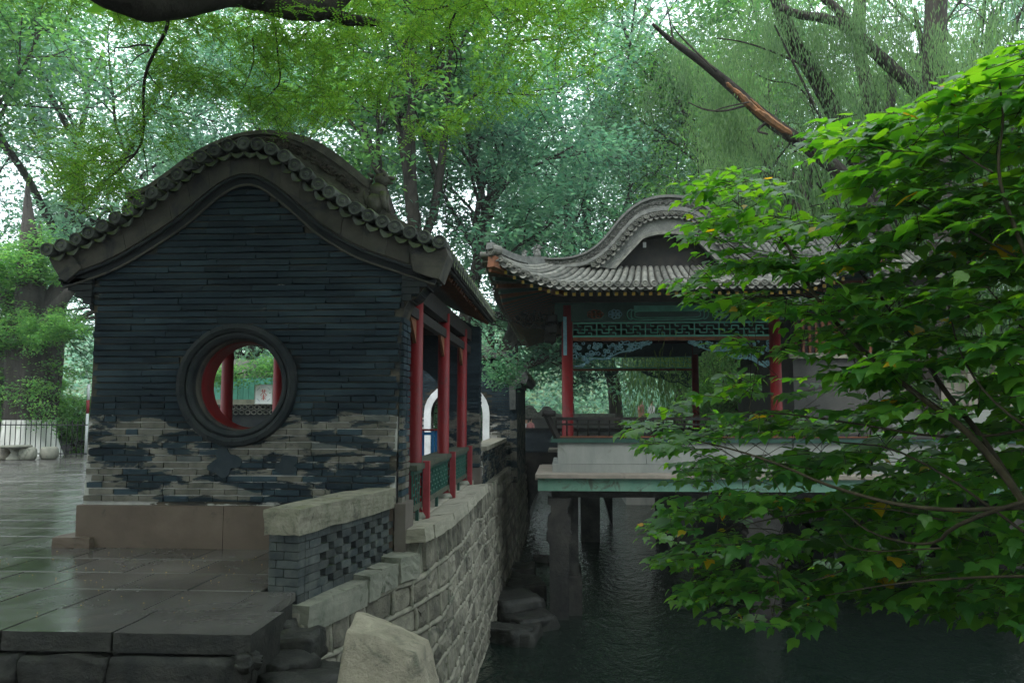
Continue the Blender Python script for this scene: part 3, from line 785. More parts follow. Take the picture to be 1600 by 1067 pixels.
# side bricks of the near gable wall's canal end + corner board
sb = MB(); xe = wall_out_r[-3][0]
for k in range(33):
    z = 0.475 + k * 0.07
    if z > 2.42: break
    xk = xe + (XZ(622,640,GY)[0]-XZ(615,850,GY)[0]) * (z-1.4)/1.4*0 
    for j in range(2):
        sb.box((xe - 0.02, GY + 0.01 + j*.2, z), (xe + 0.016 + random.uniform(0, .01), GY + 0.19 + j*.2, z + 0.058))
sb.build('wall_end_bricks', M['gbrick'], gw)
c0 = P(616, 862, GY - 0.08); c1 = P(634, 787, GY - 0.08)
MB().box((c0[0], GY - 0.09, c0[2]), (c1[0], GY + 0.34, c1[2])).build('corner_board', M['board'], hall)
# ================================================================= EMBANKMENT
bank_line = [(-2.07, 6.30), (-1.90, 7.0), (-1.74, 7.75), (-1.50, 8.15), (-1.40, 9.0), (-1.36, 10.5), (-1.38, 13.0), (-1.34, 15.0), (-1.26, 20.0), (-1.28, 27.9)]
bank_s = smooth(bank_line, 2); bd = poly_len(bank_s)
def bank(s, z, out=0.0):
    """point on the face at arc length s and height z, pushed out by out"""
    k = max(0, min(len(bank_s)-2, int(np.searchsorted(bd, s)) - 1)); u = (s-bd[k])/(bd[k+1]-bd[k])
    a, b = bank_s[k], bank_s[k+1]; t = Vector((b[0]-a[0], b[1]-a[1])).normalized()
    bat = 0.10 * (0.2 - z) / 2.6      # slight batter
    return (a[0] + (b[0]-a[0])*u + t.y*(out+bat), a[1] + (b[1]-a[1])*u - t.x*(out+bat), z)
emb = empty('canal_embankment', (-1.5, 9.0, WATER), 'rubble stone canal wall with raised pale pointing under the brick hall', 'embankment wall')
mb = MB(); ss = np.linspace(0, bd[-1], 90); zz = [0.19, -0.6, -1.4, -2.7]
vs = []
for s in ss:
    zt = -0.16 if s < 2.0 else 0.10
    for z in [zt] + zz[1:]: vs.append(bank(s, z, -0.03))
fs = [(i*4+j, (i+1)*4+j, (i+1)*4+j+1, i*4+j+1) for i in range(89) for j in range(3)]
mb.add(vs, fs)
# top back to the building line and near end face
n0 = len(mb.v); vs = []
for s in ss:
    zt = -0.16 if s < 2.0 else 0.10
    p = bank(s, zt, -0.03); q = (-2.6, p[1], zt); vs += [p, q]
mb.add(vs, [(i*2, i*2+1, i*2+3, i*2+2) for i in range(89)])
mb.add([bank(0, -0.16, -0.03), bank(0, -2.7, -0.03), (-3.2, 6.30, -2.7), (-3.2, 6.30, -0.16)], [(0,1,2,3)])
fixn(mb.build('wall_core', M['mortar'], emb))
sbase = MB(); nst = 0; pts_m = MB(); random.seed(3)
S1 = 9.6; rowh = 0.262; farst = MB()
rowz = [(-0.02 if True else 0) - rowh*i for i in range(11)]
def wav(i, s): return 0.03*math.sin(s*2.1+i*1.7)+0.06*mnoise.noise(Vector((s*1.3, i*3.3, 0.4)))
for i in range(10):
    ztop = rowz[i]; s = 0.02 + random.uniform(0, .2)
    # horizontal ridge
    ln = [bank(u, rowz[i+1] + wav(i+1, u), -0.008 + .008*mnoise.noise(Vector((u*5, i, 0)))) for u in np.linspace(0, S1, 110)]
    pts_m.tube(ln, [.030 + .010*mnoise.noise(Vector((u*4, i*2.2, 1))) for u in np.linspace(0, S1, 110)], 6)
    while s < S1:
        L = random.uniform(0.24, 0.56); e = s + L
        if not (s < 2.05 and i == 0):
            z0a = rowz[i+1] + wav(i+1, s); z0b = rowz[i+1] + wav(i+1, e)
            z1a = rowz[i] + wav(i, s); z1b = rowz[i] + wav(i, e)
            if i == 0 and s > 2.0: z1a = z1b = 0.10
            # vertical ridge
            sk = random.uniform(-.03, .03)
            pts_m.tube([bank(e, z0b, -.014), bank(e + sk, z0b*.6+z1b*.4, -.014), bank(e + sk*1.5, z0b*.3+z1b*.7, -.015), bank(e + random.uniform(-.04, .04), z1b, -.014)], [.032, .024 + random.uniform(-.003, .006), .024, .032], 6)
            g = 0.024
            base = [(s+g+random.uniform(0, .02), z0a+g*1.6), ((s+e)/2, (z0a+z0b)/2+g*.8), (e-g-random.uniform(0, .02), z0b+g*1.6), (e-g*.8, (z0b+z1b)/2), (e-g-random.uniform(0, .02), z1b-g*1.5), ((s+e)/2, (z1a+z1b)/2-g*.7), (s+g, z1a-g*1.5), (s+g*.8, (z0a+z1a)/2)]
            cs = sum(q[0] for q in base)/8; cz = sum(q[1] for q in base)/8
            c = bank(cs, cz, 0); out = random.uniform(0.0, 0.03)
            v = [Vector(bank(a, b, -0.028)) for a, b in base]
            v += [Vector(bank(cs+(a-cs)*.93, cz+(b-cz)*.93, out*0.4-0.004)) for a, b in base]
            v += [Vector(bank(cs+(a-cs)*.5+random.uniform(-.02,.02), cz+(b-cz)*.5, out+random.uniform(-.012,.014))) for a, b in base]
            f = []
            for q in range(2):
                for k in range(8): f.append((q*8+k, q*8+(k+1) % 8, (q+1)*8+(k+1) % 8, (q+1)*8+k))
            f.append(tuple(range(16, 24)))
            if nst < 290 and s < 7.8:
                cc = Vector(c); me = MB().add([tuple(p - cc) for p in v], f, False).mesh('stone', M['bankstone']); link('stone', me, emb, c); nst += 1
            else: farst.add(v, f, False)
        s = e
tag(farst.build('further_stones', M['bankstone'], emb), kind='stuff')
pts_m.build('raised_pointing', M['mortar'], emb)
# coarse far part of the wall
fr = MB()
for i in range(10):
    s = S1 + random.random()*.3
    while s < bd[-1] - .3:
        L = random.uniform(.25, .55); z = -0.15 - i*0.26
        v = [bank(s+.02, z-.11, .0), bank(s+L-.02, z-.11, .0), bank(s+L-.02, z+.11, .0), bank(s+.02, z+.11, .0), bank(s+L*.5, z, .035)]
        fr.add(v, [(0,1,4), (1,2,4), (2,3,4), (3,0,4)]); s += L
tag(fr.build('distant_stones', M['bankstone'], emb), kind='stuff')
# low granite coping blocks under the parapet, then the boulders and the hall coping
for (s0, s1, wd, h, z, out, sd) in [(0.0, 1.02, .42, .22, -.21, .05, 1), (1.04, 1.30, .36, .24, -.18, .06, 2), (1.32, 1.62, .34, .22, -.16, .05, 3), (1.64, 1.98, .34, .24, -.12, .045, 4)]:
    m_ = bank((s0+s1)/2, z, out - wd/2); a = bank(s0, z); b = bank(s1, z); yaw = math.atan2(b[1]-a[1], b[0]-a[0])
    me = rough_mesh((s1-s0-.012, wd, h), sd+70, .010, 4, M['granite'], 'coping_block', rnd=.03, freq=4)
    link('coping_block', me, emb, m_, (0, 0, yaw))
sl = [(2.0, 2.25), (2.26, 3.2), (3.22, 4.4), (4.42, 5.5), (5.52, 7.3)]
for k, (s0, s1) in enumerate(sl):
    a = bank(s0, 0); b = bank(s1, 0); m_ = bank((s0+s1)/2, 0.15, -0.13); yaw = math.atan2(b[1]-a[1], b[0]-a[0])
    me = rough_mesh((math.dist(a, b)-.012, .46, .14), k+90, .010, 4, M['coping'], 'hall_coping', rnd=.02, freq=4)
    link('hall_coping', me, emb, (m_[0], m_[1], 0.145), (R(-7), 0, yaw))
MB().box((-2.0, 8.75, 0.02), (-1.62, 14.4, 0.215)).build('inner_coping', M['coping'], emb)
# low brick wall between hall and gate house, sitting on the bank
lw = empty('canal_parapet_wall', (-1.45, 16, 0), 'low black brick parapet with stone coping between the hall and the arch gate', 'low wall')
w0, w1 = Vector((-1.50, 14.75, 0)), Vector((-1.42, 19.8, 0))
zt = P(745, 697, 14.8)[2]
for k in range(10):
    for j in range(18):
        y = 14.77 + j*0.279 + (0.13 if k % 2 else 0); z = 0.08 + k*0.068
        if z + .06 > zt - .08: break
        MB_ = None
        x = -1.50 + .08*(y-14.75)/5
        if y < 19.6: link('brick', random.choice(bvar), lw, (x + .0, y + .13, z + .03), (0, 0, R(90)), (0.268, 0.03, 0.060))
MB().box((-1.75, 14.75, -0.05), (-1.50, 19.8, zt - .08)).build('wall_core', M['gjoint'], lw)
MB().box((-1.80, 14.72, zt - .08), (-1.41, 19.8, zt)).build('stone_coping', M['coping'], lw)

# ================================================================= OPENWORK PARAPET in the foreground
A0 = Vector((P(465, 935, 6.35)[0], 6.35, 0)); pe = Vector((0.186, 0.9825, 0)); pn = Vector((-0.9825, 0.186, 0))
PZ0 = -0.10; PL = 1.92; PT = 0.27
par = empty('openwork_parapet', (A0.x, A0.y, PZ0), 'low dark brick parapet with pierced openings and thick mossy cap stone', 'parapet')
yaw = math.atan2(pe.y, pe.x)
def PP(u, v, z):
    q = A0 + pe*u + pn*v; return (q.x, q.y, z)
pbm = []
for L in (0.24, 0.12):
    for k in range(3):
        me = rough_mesh((L, 0.11, 0.062), k*7+int(L*100), .0035, 1, M['pbrick'], 'brick', smooth=False, rnd=.03, freq=5); pbm.append(me)
CHP = 0.068; nrow = 8
for r_ in range(nrow):
    z = PZ0 + 0.034 + r_*CHP
    # front end face (towards camera): bricks across the thickness
    off = 0.0 if r_ % 2 else 0.07
    xs = [(-0.0, 0.13+off/2), (0.13+off/2, PT)] if r_ % 2 else [(0.0, 0.20), (0.20, PT)]
    for a, b in xs:
        me = pbm[random.randrange(3)]
        link('brick', me, par, PP(0.055, (a+b)/2, z), (0, 0, yaw + R(90)), ((b-a-.006)/.24, 1, 1))
    # side faces
    for v in (0.055, PT - 0.055):
        u = 0.11 + (0.0 if r_ % 2 else 0.07); random.seed(900 + r_)
        solid_to = 0.34
        if r_ in (0, nrow-1): pat = 'solid'
        else: pat = 'open'
        if not (r_ % 2): link('brick', pbm[4], par, PP(0.11+0.03, v, z), (0, 0, yaw), (0.48, 1, 1))
        while u < PL - 0.1:
            if pat == 'solid' or u + .2 < solid_to or u > PL - .25:
                L = min(.215, PL - u); link('brick', pbm[random.randrange(3)], par, PP(u + L/2, v, z), (0, 0, yaw + random.uniform(-.01, .01)), ((L-.006)/.24, 1, 1)); u += L
            else:
                L = 0.185; link('brick', pbm[3 + random.randrange(3)], par, PP(u + L/2, v + random.uniform(-.004, .004), z), (0, random.uniform(-.02, .02), yaw + random.uniform(-.03, .03)), ((L)/.12, 1, 1)); u += L + (0.105 if r_ in (1, 2, 3, 4, 5, 6) else 0)
MB().add([PP(0.10, .10, PZ0), PP(.34, .10, PZ0), PP(.34, PT-.10, PZ0), PP(.10, PT-.10, PZ0), PP(.10, .10, .44), PP(.34, .10, .44), PP(.34, PT-.10, .44), PP(.10, PT-.10, .44)],
     [(0,3,2,1),(4,5,6,7),(0,1,5,4),(1,2,6,5),(2,3,7,6),(3,0,4,7)]).build('end_core', M['gjoint'], par)
capm = rough_mesh((PL + .05, PT + .05, .205), 41, .013, 6, M['cap'], 'cap_stone', rnd=.025, freq=7)
link('cap_stone', capm, par, PP(PL/2 - .02, PT/2, PZ0 + nrow*CHP + .10), (0, 0, yaw))
# big pale rock in front
me = rough_mesh((0.62, 0.5, 1.5), 12, .055, 14, M['rock'], 'garden_rock', rnd=.12, freq=1.1)
rk = bmesh.new(); rk.from_mesh(me)
for v in rk.verts:
    t = (v.co.z + .75) / 1.5; v.co.x *= 1.32 - .62*max(0, t)**1.5; v.co.y *= 1.25 - .5*t
    v.co.x += .05*t
    if v.co.z > .55: v.co.z += -0.10*v.co.x/.3*1.0 + .03
    d = mnoise.fractal(v.co*9, 1.0, 2.0, 4); v.co += v.co.normalized()*.010*d
rk.to_mesh(me); rk.free()
rp = P(592, 1003, 4.55)
o = link('garden_rock', me, None, (rp[0], 4.55, rp[2] - .70)); tag(o, 'large pale weathered rock standing in front of the canal wall', 'rock')
# rubble by the corner of the bank
for k, (px, py, Y, s) in enumerate([(455,1012,6.0,(.42,.4,.22)),(440,1060,5.6,(.4,.4,.3)),(385,1030,5.12,(.2,.14,.09)),(432,985,6.2,(.3,.3,.16)),(505,1090,5.5,(.5,.4,.3)),(470,1105,5.2,(.5,.4,.36))]):
    p = P(px, py, Y); me = rough_mesh(s, 100+k, .04, 5, M['wetrock'], 'rubble_stone', rnd=.18)
    o = link('rubble_stone', me, None, p, (0, 0, k*1.1))
    tag(o, ['dark block under the near end of the openwork parapet', 'dark rubble stone at the foot of the bank corner', 'small pale-topped stone lying on the step edge', 'dark stone between paving edge and parapet foot', 'dark wet stone behind the pale rock', 'lowest dark stone at the bottom edge beside the step'][k], 'stone', 'rubble at the corner of the bank')
# wet stones in the canal along the wall
wl = [(812,880,19,(.7,.9,.35)),(820,930,17.2,(.8,.9,.35)),(800,955,15.6,(.9,1.2,.5)),(828,985,14.6,(.8,.7,.3)),(808,905,18,(.6,.9,.3)),(790,1010,13.8,(.5,.8,.3)),(848,850,21,(.3,.4,.2)),(815,1000,13.9,(.9,.6,.25))]
desc = ['flat wet stone at the wall foot, furthest up the canal', 'squared wet block in the water beside the canal wall', 'broad wet ledge stone against the canal wall', 'pale-edged flat stone jutting from the wall foot', 'dark wet stone behind the squared block', 'narrow dark stone tight against the wall base', 'small rounded stone alone in the bright water', 'low submerged slab nearest the viewer']
for k, (px, py, Y, s) in enumerate(wl):
    p = P(px, py, Y); me = rough_mesh(s, 130+k, .045, 5, M['wetrock'], 'canal_stone', rnd=.1)
    o = link('canal_stone', me, None, (p[0], Y, WATER + s[2]*.25), (0, 0, .2*k)); tag(o, desc[k], 'stone', 'stones lying along the canal wall')

# ================================================================= GATE HOUSE with the white arch
GH = 19.9
gx = lambda px: P(px, 645, GH)[0]
gate = empty('arch_gate_house', (gx(714), GH, 0), 'dark brick gate house with white-trimmed arched doorway behind the hall', 'gate house')
cxg = (gx(663) + gx(765)) / 2; rg = (gx(765) - gx(663)) / 2 - 0.17; zt_ = P(700, 598, GH)[2]
spr = zt_ - 0.17 - rg*0.9
mb = MB(); arc = arch_wall(mb, gx(600), gx(806), -0.2, P(700, 548, GH)[2], cxg - rg, cxg + rg, spr, GH, GH + .4, flatk=.9)
gwl = mb.build('gate_wall', M['gjoint'], gate)
gb = MB(); z = 0.0; k = 0
while z < P(700, 548, GH)[2] - .07:
    x = gx(600) + (.13 if k % 2 else 0)
    while x < gx(806):
        xe_ = min(x + .26, gx(806)); xm = (x + xe_)/2
        if not (abs(xm - cxg) < rg + .25 and z < spr) and math.hypot(xm-cxg, (z-spr)/.9) > rg + .22:
            gb.box((x + .004, GH - .016 - random.uniform(0, .008), z), (xe_ - .004, GH, z + .056))
        x += .26
    z += .067; k += 1
tag(gb.build('gate_bricks', M['gbrick'], gwl), kind='stuff')
oa = [(cxg - (rg+.17)*math.cos(math.pi*q/14), spr + (rg+.17)*.92*math.sin(math.pi*q/14)) for q in range(15)]
tr = MB().strip([(oa[0][0], -0.1)] + oa + [(oa[-1][0], -0.1)], [(arc[0][0], -0.1)] + arc + [(arc[-1][0], -0.1)], GH - .05, GH + .02)
fixn(tr.build('white_arch_trim', M['white'], gate))
# swelling corbel and eave of the gate house, right side
ps = [(796,600),(797,640),(806,640),(806,605),(812,598),(822,600),(826,590),(820,575),(806,565),(790,552),(760,540),(640,520),(600,530),(600,560),(780,560)]
fixn(MB().prism([XZ(x, y, GH-.1) for x, y in ps][::-1], GH - .25, GH + 4.5).build('roof', M['tile'], gate))
fixn(MB().box((gx(797), GH - .06, -0.3), (gx(808), GH + 4.3, P(700,600,GH)[2])).build('side_wall', M['gbrick'], gate))
dg = disc_tile(.075, .1).mesh('eave_cap', M['tile'])
for k in range(14):
    t = k/13; a = XZ(640 + 182*t, 528 + 44*t**1.6, GH - .1); link('eave_cap', dg, gate, (a[0], GH - .3, a[1]))
for k in range(16):
    e_ = XZ(826, 590, GH - .1); link('eave_cap', dg, gate, (e_[0]+.02, GH - .1 + k*.28, e_[1]), (0, 0, R(90)))
# blue framed stand seen inside the hall
bs = empty('blue_metal_stand', (-3.0, 13.2, FL), 'blue metal framed stand with red top edge inside the hall behind the columns', 'stand')
bx0, bx1 = P(655, 700, 13.2)[0], P(676, 700, 13.2)[0]; z0_, z1_ = FL, P(660, 673, 13.2)[2]
for yy in (13.2, 13.55):
    for x in (bx0, bx1): MB().box((x-.022, yy-.02, z0_), (x+.022, yy+.02, z1_)).build('leg', M['blue'], bs)
    MB().box((bx0, yy-.018, z0_+.42), (bx1, yy+.018, z0_+.47)).build('crossbar', M['blue'], bs)
    MB().box((bx0, yy-.018, z1_-.07), (bx1, yy+.018, z1_-.03)).build('crossbar', M['blue'], bs)
MB().box((bx0-.03, 13.17, z1_), (bx1+.03, 13.58, z1_+.025)).build('top_board', M['red'], bs)
# ================================================================= WATERSIDE PAVILION
PY0, PY1 = 16.0, 25.6
pc0 = P(887, 650, PY0)[0]; pc1 = P(1214, 650, PY0)[0]; pcx = (pc0 + pc1) / 2
DZ = P(883, 688, PY0 - .3)[2]
pav = empty('waterside_pavilion', (pcx, 20, WATER), 'grey tiled pavilion with curled gable roof and red columns standing over the canal', 'pavilion')
# ---- platform
SY = 15.0; sx0 = P(836, 745, SY)[0]; sx1 = 11.0; sz1 = P(836, 741, SY)[2]; sz0 = P(836, 767, SY)[2]
nsl = 7
for k in range(nsl):
    a = sx0 + (sx1 - sx0)*k/nsl; b = sx0 + (sx1-sx0)*(k+1)/nsl
    link('terrace_slab', rough_mesh((b-a-.008, .9, .07), 200+k, .004, 3, M['slabtop'], 'terrace_slab', rnd=.01, freq=3), pav, ((a+b)/2, SY + .43, sz1 - .035))
MB().box((sx0 + .05, SY + .88, sz1 - .07), (sx1, 18, sz1 - .002)).box((sx0 + .05, 25, sz1 - .07), (sx1, 27, sz1 - .002)).box((6.2, 18, sz1 - .07), (sx1, 25, sz1 - .002)).build('platform_deck', M['slabtop'], pav)  # gap in the deck added to let light reach the water
MB().box((sx0, SY+.01, sz1-.1), (sx0+.05, 18, sz1-.01)).build('side_edge', M['slabtop'], pav)
MB().box((sx0 + .05, SY + .06, sz0), (sx1 - .1, 17.9, sz1 - .075)).build('painted_edge', M['slabgreen'], pav)
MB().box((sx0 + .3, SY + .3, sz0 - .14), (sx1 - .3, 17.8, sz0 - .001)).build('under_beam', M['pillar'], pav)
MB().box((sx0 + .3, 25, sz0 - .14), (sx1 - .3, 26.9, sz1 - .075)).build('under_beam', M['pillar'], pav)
bx0_ = P(871, 700, 15.62)[0]; bz1 = P(871, 691, 15.6)[2]
MB().box((bx0_+.01, 15.63, sz1), (sx1 - .6, 17.8, bz1)).box((bx0_+.01, 25.1, sz1), (sx1 - .6, 26.6, bz1)).build('base_wall', M['slabconc'], pav)
xx = bx0_
for L_b in (1.7, 1.5, 1.8, 1.6, 1.5, 1.7):
    link('base_stone', rough_mesh((L_b - .008, .1, bz1 - sz1 - .17), int(xx*10)+60, .003, 2, M['slabconc'], 'base_stone', rnd=.004, freq=3), pav, (xx + L_b/2, 15.60, (bz1 + sz1 + .16)/2)); xx += L_b
MB().box((bx0_ - .10, 15.52, sz1), (sx1 - .5, 17.9, sz1 + .16)).build('base_course', M['slabconc'], pav)
MB().box((bx0_ - .13, 15.5, bz1), (sx1 - .45, 17.95, bz1 + .07)).build('base_cornice', M['greend'], pav)
MB().box((bx0_ - .08, 15.55, bz1 + .07), (sx1 - .5, 17.9, bz1 + .10)).box((bx0_ - .08, 25, bz1), (sx1 - .5, 26.7, bz1 + .10)).build('deck_boards', M['wood'], pav)
# water pillars
def water_pillar(x, y, w_, base=True):
    pz = sz0 - .14
    pr = [(-.30, pz), (.30, pz), (.30, pz-.12), (.22, pz-.14), (.22, pz-.30), (.30, pz-.36), (.32, pz-.50), (.30, pz-.62), (.34, pz-.66), (.34, pz-.78), (.26, pz-.86), (.25, -2.8), (-.25, -2.8), (-.26, pz-.86), (-.34, pz-.78), (-.34, pz-.66), (-.30, pz-.62), (-.32, pz-.50), (-.30, pz-.36), (-.22, pz-.30), (-.22, pz-.14), (-.30, pz-.12)]
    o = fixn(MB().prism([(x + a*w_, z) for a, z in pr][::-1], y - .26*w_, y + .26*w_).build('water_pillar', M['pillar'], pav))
    return o
p0 = P(876, 800, 15.35); water_pillar(p0[0] - .03, 15.35, .70)
MB().box((p0[0] + .10, 15.7, -2.8), (p0[0] + .34, 16.6, sz0-.14)).build('pillar_wall', M['pillar'], pav)
MB().box((p0[0] + .12, 15.5, -2.8), (p0[0] + .40, 16.9, -1.7)).build('pillar_footing', M['pillar'], pav)
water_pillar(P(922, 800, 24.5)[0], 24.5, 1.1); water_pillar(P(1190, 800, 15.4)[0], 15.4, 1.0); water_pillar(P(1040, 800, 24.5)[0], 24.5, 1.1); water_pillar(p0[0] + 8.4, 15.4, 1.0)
# ---- columns
cH = P(883, 478, PY0)[2] - DZ
cmp_ = MB().lathe((0, 0, 0), [(.14, 0), (.14, .06), (.112, .08), (.112, cH)], 24).mesh('column', M['red'])
PYM = 20.8
for y in (PY0, PY1):
    for x in (pc0, pc1): link('column', cmp_, pav, (x, y, DZ))
# wooden slat strip hung on the front column
q0 = P(883, 555, PY0 - .13); q1 = P(883, 495, PY0 - .13)
MB().box((q0[0] - .035, PY0 - .145, q0[2]), (q0[0] + .035, PY0 - .12, q1[2])).build('couplet_board', M['skyblue'], pav)
# ---- beams with painted panels
bt = P(900, 474, PY0)[2]; bl = P(900, 503, PY0)[2]; lt = P(900, 504, PY0)[2]; lb = P(900, 527, PY0)[2]
MB().box((pc0 - .25, PY0 - .08, bl), (pc1 + .25, PY0 + .08, bt + .0)).build('front_beam', M['greend'], pav)
MB().box((pc0 - .3, PY0 - .14, bt), (pc1 + .3, PY0 + .14, bt + .34)).build('upper_beam', M['wood'], pav)
def motif(cx_px, kind, mat, wpx, hpx):
    c = XZ(cx_px, 491, PY0 - .09); wx = wpx/77.7/2; hz = hpx/77.7/2; mb = MB()
    if kind == 'rosette':
        for k in range(7):
            a = 2*math.pi*k/7; pts = [(c[0] + wx*.62*math.cos(a) + wx*.36*math.cos(t), PY0 - .09 - .006, c[1] + hz*.55*math.sin(a) + hz*.42*math.sin(t)) for t in np.linspace(0, 2*math.pi, 8)]
            mb.tube(pts, .012, 4)
        mb.tube([(c[0] + wx*.25*math.cos(t), PY0 - .1, c[1] + hz*.25*math.sin(t)) for t in np.linspace(0, 6.28, 9)], .012, 4)
    else:
        out = []
        for t in np.linspace(0, 2*math.pi, 40):
            ex = math.copysign(abs(math.cos(t))**.25, math.cos(t)); ez = math.copysign(abs(math.sin(t))**.5, math.sin(t))
            out.append((c[0] + wx*ex, PY0 - .095, c[1] + hz*ez))
        mb.tube(out, .014, 4); mb.tube([(c[0] + (p[0]-c[0])*.90, p[1], c[1] + (p[2]-c[1])*.62) for p in out], .010, 4)
        for s in (-1, 1): mb.tube([(c[0] + s*(wx*1.0 + .08*math.cos(t)), PY0 - .095, c[1] + hz*.9*math.sin(t)) for t in np.linspace(-2, 2, 9)], .012, 4)
    return mb.build('painted_motif', mat, pav)
for c_, k_, m_, w_, h_ in [(930,'rosette','rust',26,14),(961,'rosette','skyblue',22,15),(1043,'cart','green',112,17),(1125,'rosette','skyblue',26,15),(1160,'rosette','rust',26,14)]: motif(c_, k_, M[m_], w_, h_)
MB().box((P(990,490,16)[0], PY0 - .088, XZ(0, 496, PY0)[1]), (P(1096,490,16)[0], PY0 - .08, XZ(0, 487, PY0)[1])).build('painted_panel', M['green'], pav)
# fret lattice, one panel per bay
def fret(x0, x1, z0, z1, y, parent, mat, n):
    for k in range(n):
        mb = MB(); a = x0 + (x1-x0)*k/n; b = x0 + (x1-x0)*(k+1)/n; W = b - a; H = z1 - z0; t = .022
        seg = [((0,0),(0,1)), ((0,.5),(.22,.5)), ((.22,.5),(.22,.2)), ((.22,.2),(.5,.2)), ((.5,.2),(.5,.8)), ((.5,.8),(.78,.8)), ((.78,.8),(.78,.5)), ((.78,.5),(1,.5)), ((.22,1),(.22,.78)), ((.22,.78),(.36,.78)), ((.78,0),(.78,.22)), ((.78,.22),(.64,.22)), ((.36,.5),(.64,.5))]
        for (u0, v0), (u1, v1) in seg:
            mb.bar((a + W*u0, y + (.003 if u0 == u1 else 0), z0 + H*v0), (a + W*u1, y + (.003 if u0 == u1 else 0), z0 + H*v1), t, t)
        mb.build('fret_panel', mat, parent)
lat = empty('hanging_fret_lattice', (0, 0, 0)); 
for (y, zt2, zb2) in ((PY0, lt, lb), (PY1, lt - .02, lb - .1)):
    la = MB().box((pc0 + .11, y - .022, zt2 - .03), (pc1 - .11, y + .022, zt2)).box((pc0 + .11, y - .022, zb2), (pc1 - .11, y + .022, zb2 + .035)).build('lattice_frame', M['green'], pav)
    fret(pc0 + .11, pc1 - .11, zb2 + .035, zt2 - .03, y, la, M['green'], 8)
    MB().box((pc0 + .11, y - .03, zb2 - .075), (pc1 - .11, y + .03, zb2 - .005)).build('lattice_sill', M['rust'], la)
    MB().box((pc0 - .2, y - .06, zt2 + .005), (pc1 + .2, y + .06, bt)).build('lattice_beam', M['greend'], pav) if y == PY1 else None
bpy.data.objects.remove(lat)
MB().box((pc0, PY1 - .1, bt), (pc1, PY1 + .1, bt + .4)).build('rear_beam', M['wood'], pav)
for x in (pc0, pc1):
    MB().box((x - .07, PY0 + .15, bl + .02), (x + .07, PY1, bt + .3)).build('side_beam', M['wood'], pav)
# carved corner brackets
def carved(x, y, s, z, mat, n=16):
    mb = MB(); L, H = 1.55, .46
    for k in range(110):
        u = random.random()**1.2; v = random.random(); hh = H*(1-u)**.8*(1 + .12*math.sin(u*18)); 
        cx_ = x + s*(.06 + L*u); cz = z - .03 - hh*v; r_ = random.uniform(.022, .05)
        mb.tube([(cx_ + r_*math.cos(t)*.9, y - .01*math.sin(t*3), cz + r_*.8*math.sin(t)) for t in np.linspace(random.random()*6, random.random()*6+5, 7)], .013, 4)
    mb.tube([(x + s*(.06 + L*u), y, z - .03 - H*(1-u)**.8*(1 + .10*math.sin(u*18))) for u in np.linspace(0, 1, 26)], .015, 4)
    return mb.build('carved_bracket', mat, pav)
carved(pc0 + .06, PY0, 1, lb - .08, M['skyblue']); carved(pc1 - .06, PY0, -1, lb - .08, M['skyblue'])
carved(pc0 + .06, PY1, 1, lb - .18, M['greend']); carved(pc1 - .06, PY1, -1, lb - .18, M['greend'])
carved(pc0 - .06, PY0, -1, lb + .55, M['wood']) 
# beam nose blocks outside the column
for k in range(3): link('beam_nose', rough_mesh((.22, .2, .16), 300+k, .02, 3, M['wood'], 'beam_nose', rnd=.2), pav, (pc0 - .30 - .02*k, PY0, bl + .06 - .2*k))
# ---- railing with leaning back (bench rail)
rz0 = P(900, 687, 15.7)[2]; rz1 = P(900, 654, 15.5)[2]
def rail_run(p, q, out):
    p = Vector(p); q = Vector(q); o = Vector(out)
    r_ = MB().bar(p + Vector((0,0,rz1)) + o*.18, q + Vector((0,0,rz1)) + o*.18, .07, .06).build('top_rail', M['wood'], pav)
    MB().bar(p + Vector((0,0,rz1-.11)) + o*.13, q + Vector((0,0,rz1-.11)) + o*.13, .04, .035).build('mid_rail', M['wood'], pav)
    MB().bar(p + Vector((0,0,rz0+.05)), q + Vector((0,0,rz0+.05)), .10, .05).build('bottom_rail', M['rust'], pav)
    n = int((q-p).length / .2)
    bal = None
    for k in range(n+1):
        c = p + (q-p)*k/n
        me_ = MB().tube([(0,0,rz0+.05), Vector(o*.10) + Vector((0,0,(rz0+rz1)/2)), Vector(o*.16) + Vector((0,0,rz1-.03))], .016, 5) if bal is None else None
        if bal is None: bal = me_.mesh('baluster', M['wood'])
        link('baluster', bal, pav, c)
rail_run((bx0_ - .02, 15.62, 0), (6.0, 15.62, 0), (0, -1, 0))
rail_run((bx0_ - .02, 15.62, 0), (bx0_ - .02, 17.8, 0), (-1, 0, 0))
MB().bar((bx0_ + .02, 15.6, rz0), (bx0_ - .20, 15.42, rz1 + .06), .09, .09).build('corner_post', M['wood'], pav)
link('post_finial', rough_mesh((.26, .16, .10), 310, .02, 3, M['wood'], 'post_finial', rnd=.3), pav, (bx0_ - .16, 15.42, rz1 + .10))
# ---- roof
EY = 14.35; EX = (pcx - 3.42, pcx + 3.42); EZ = P(950, 448, EY)[2]; RYE = 27.2
GYp = 15.45                          # front plane of the roof gable
gp = lambda px, py: XZ(px, py, GYp)
prof_px = [(850,414),(878,414),(905,410),(925,404),(945,392),(960,378),(975,360),(992,344),(1010,335),(1030,331),(1044,330)]
L_ = [gp(x, y) for x, y in prof_px]
xm = L_[-1][0]
Ls = smooth(L_, 2); prof = Ls + [(2*xm - x, z) for x, z in Ls[::-1][1:]]
rp_ = resample(prof, 61)
def eave_z(t):
    """upturn towards the corners, t = 0 mid eave .. 1 corner"""
    return EZ + .56 * max(0, (t - .55) / .45)**2.0
# main curved roof body (runs back along Y)
proof = fixn(MB().strip(rp_, offs(rp_, -.10), GYp - .05, 26.0).build('roof', M['tile2'], pav))
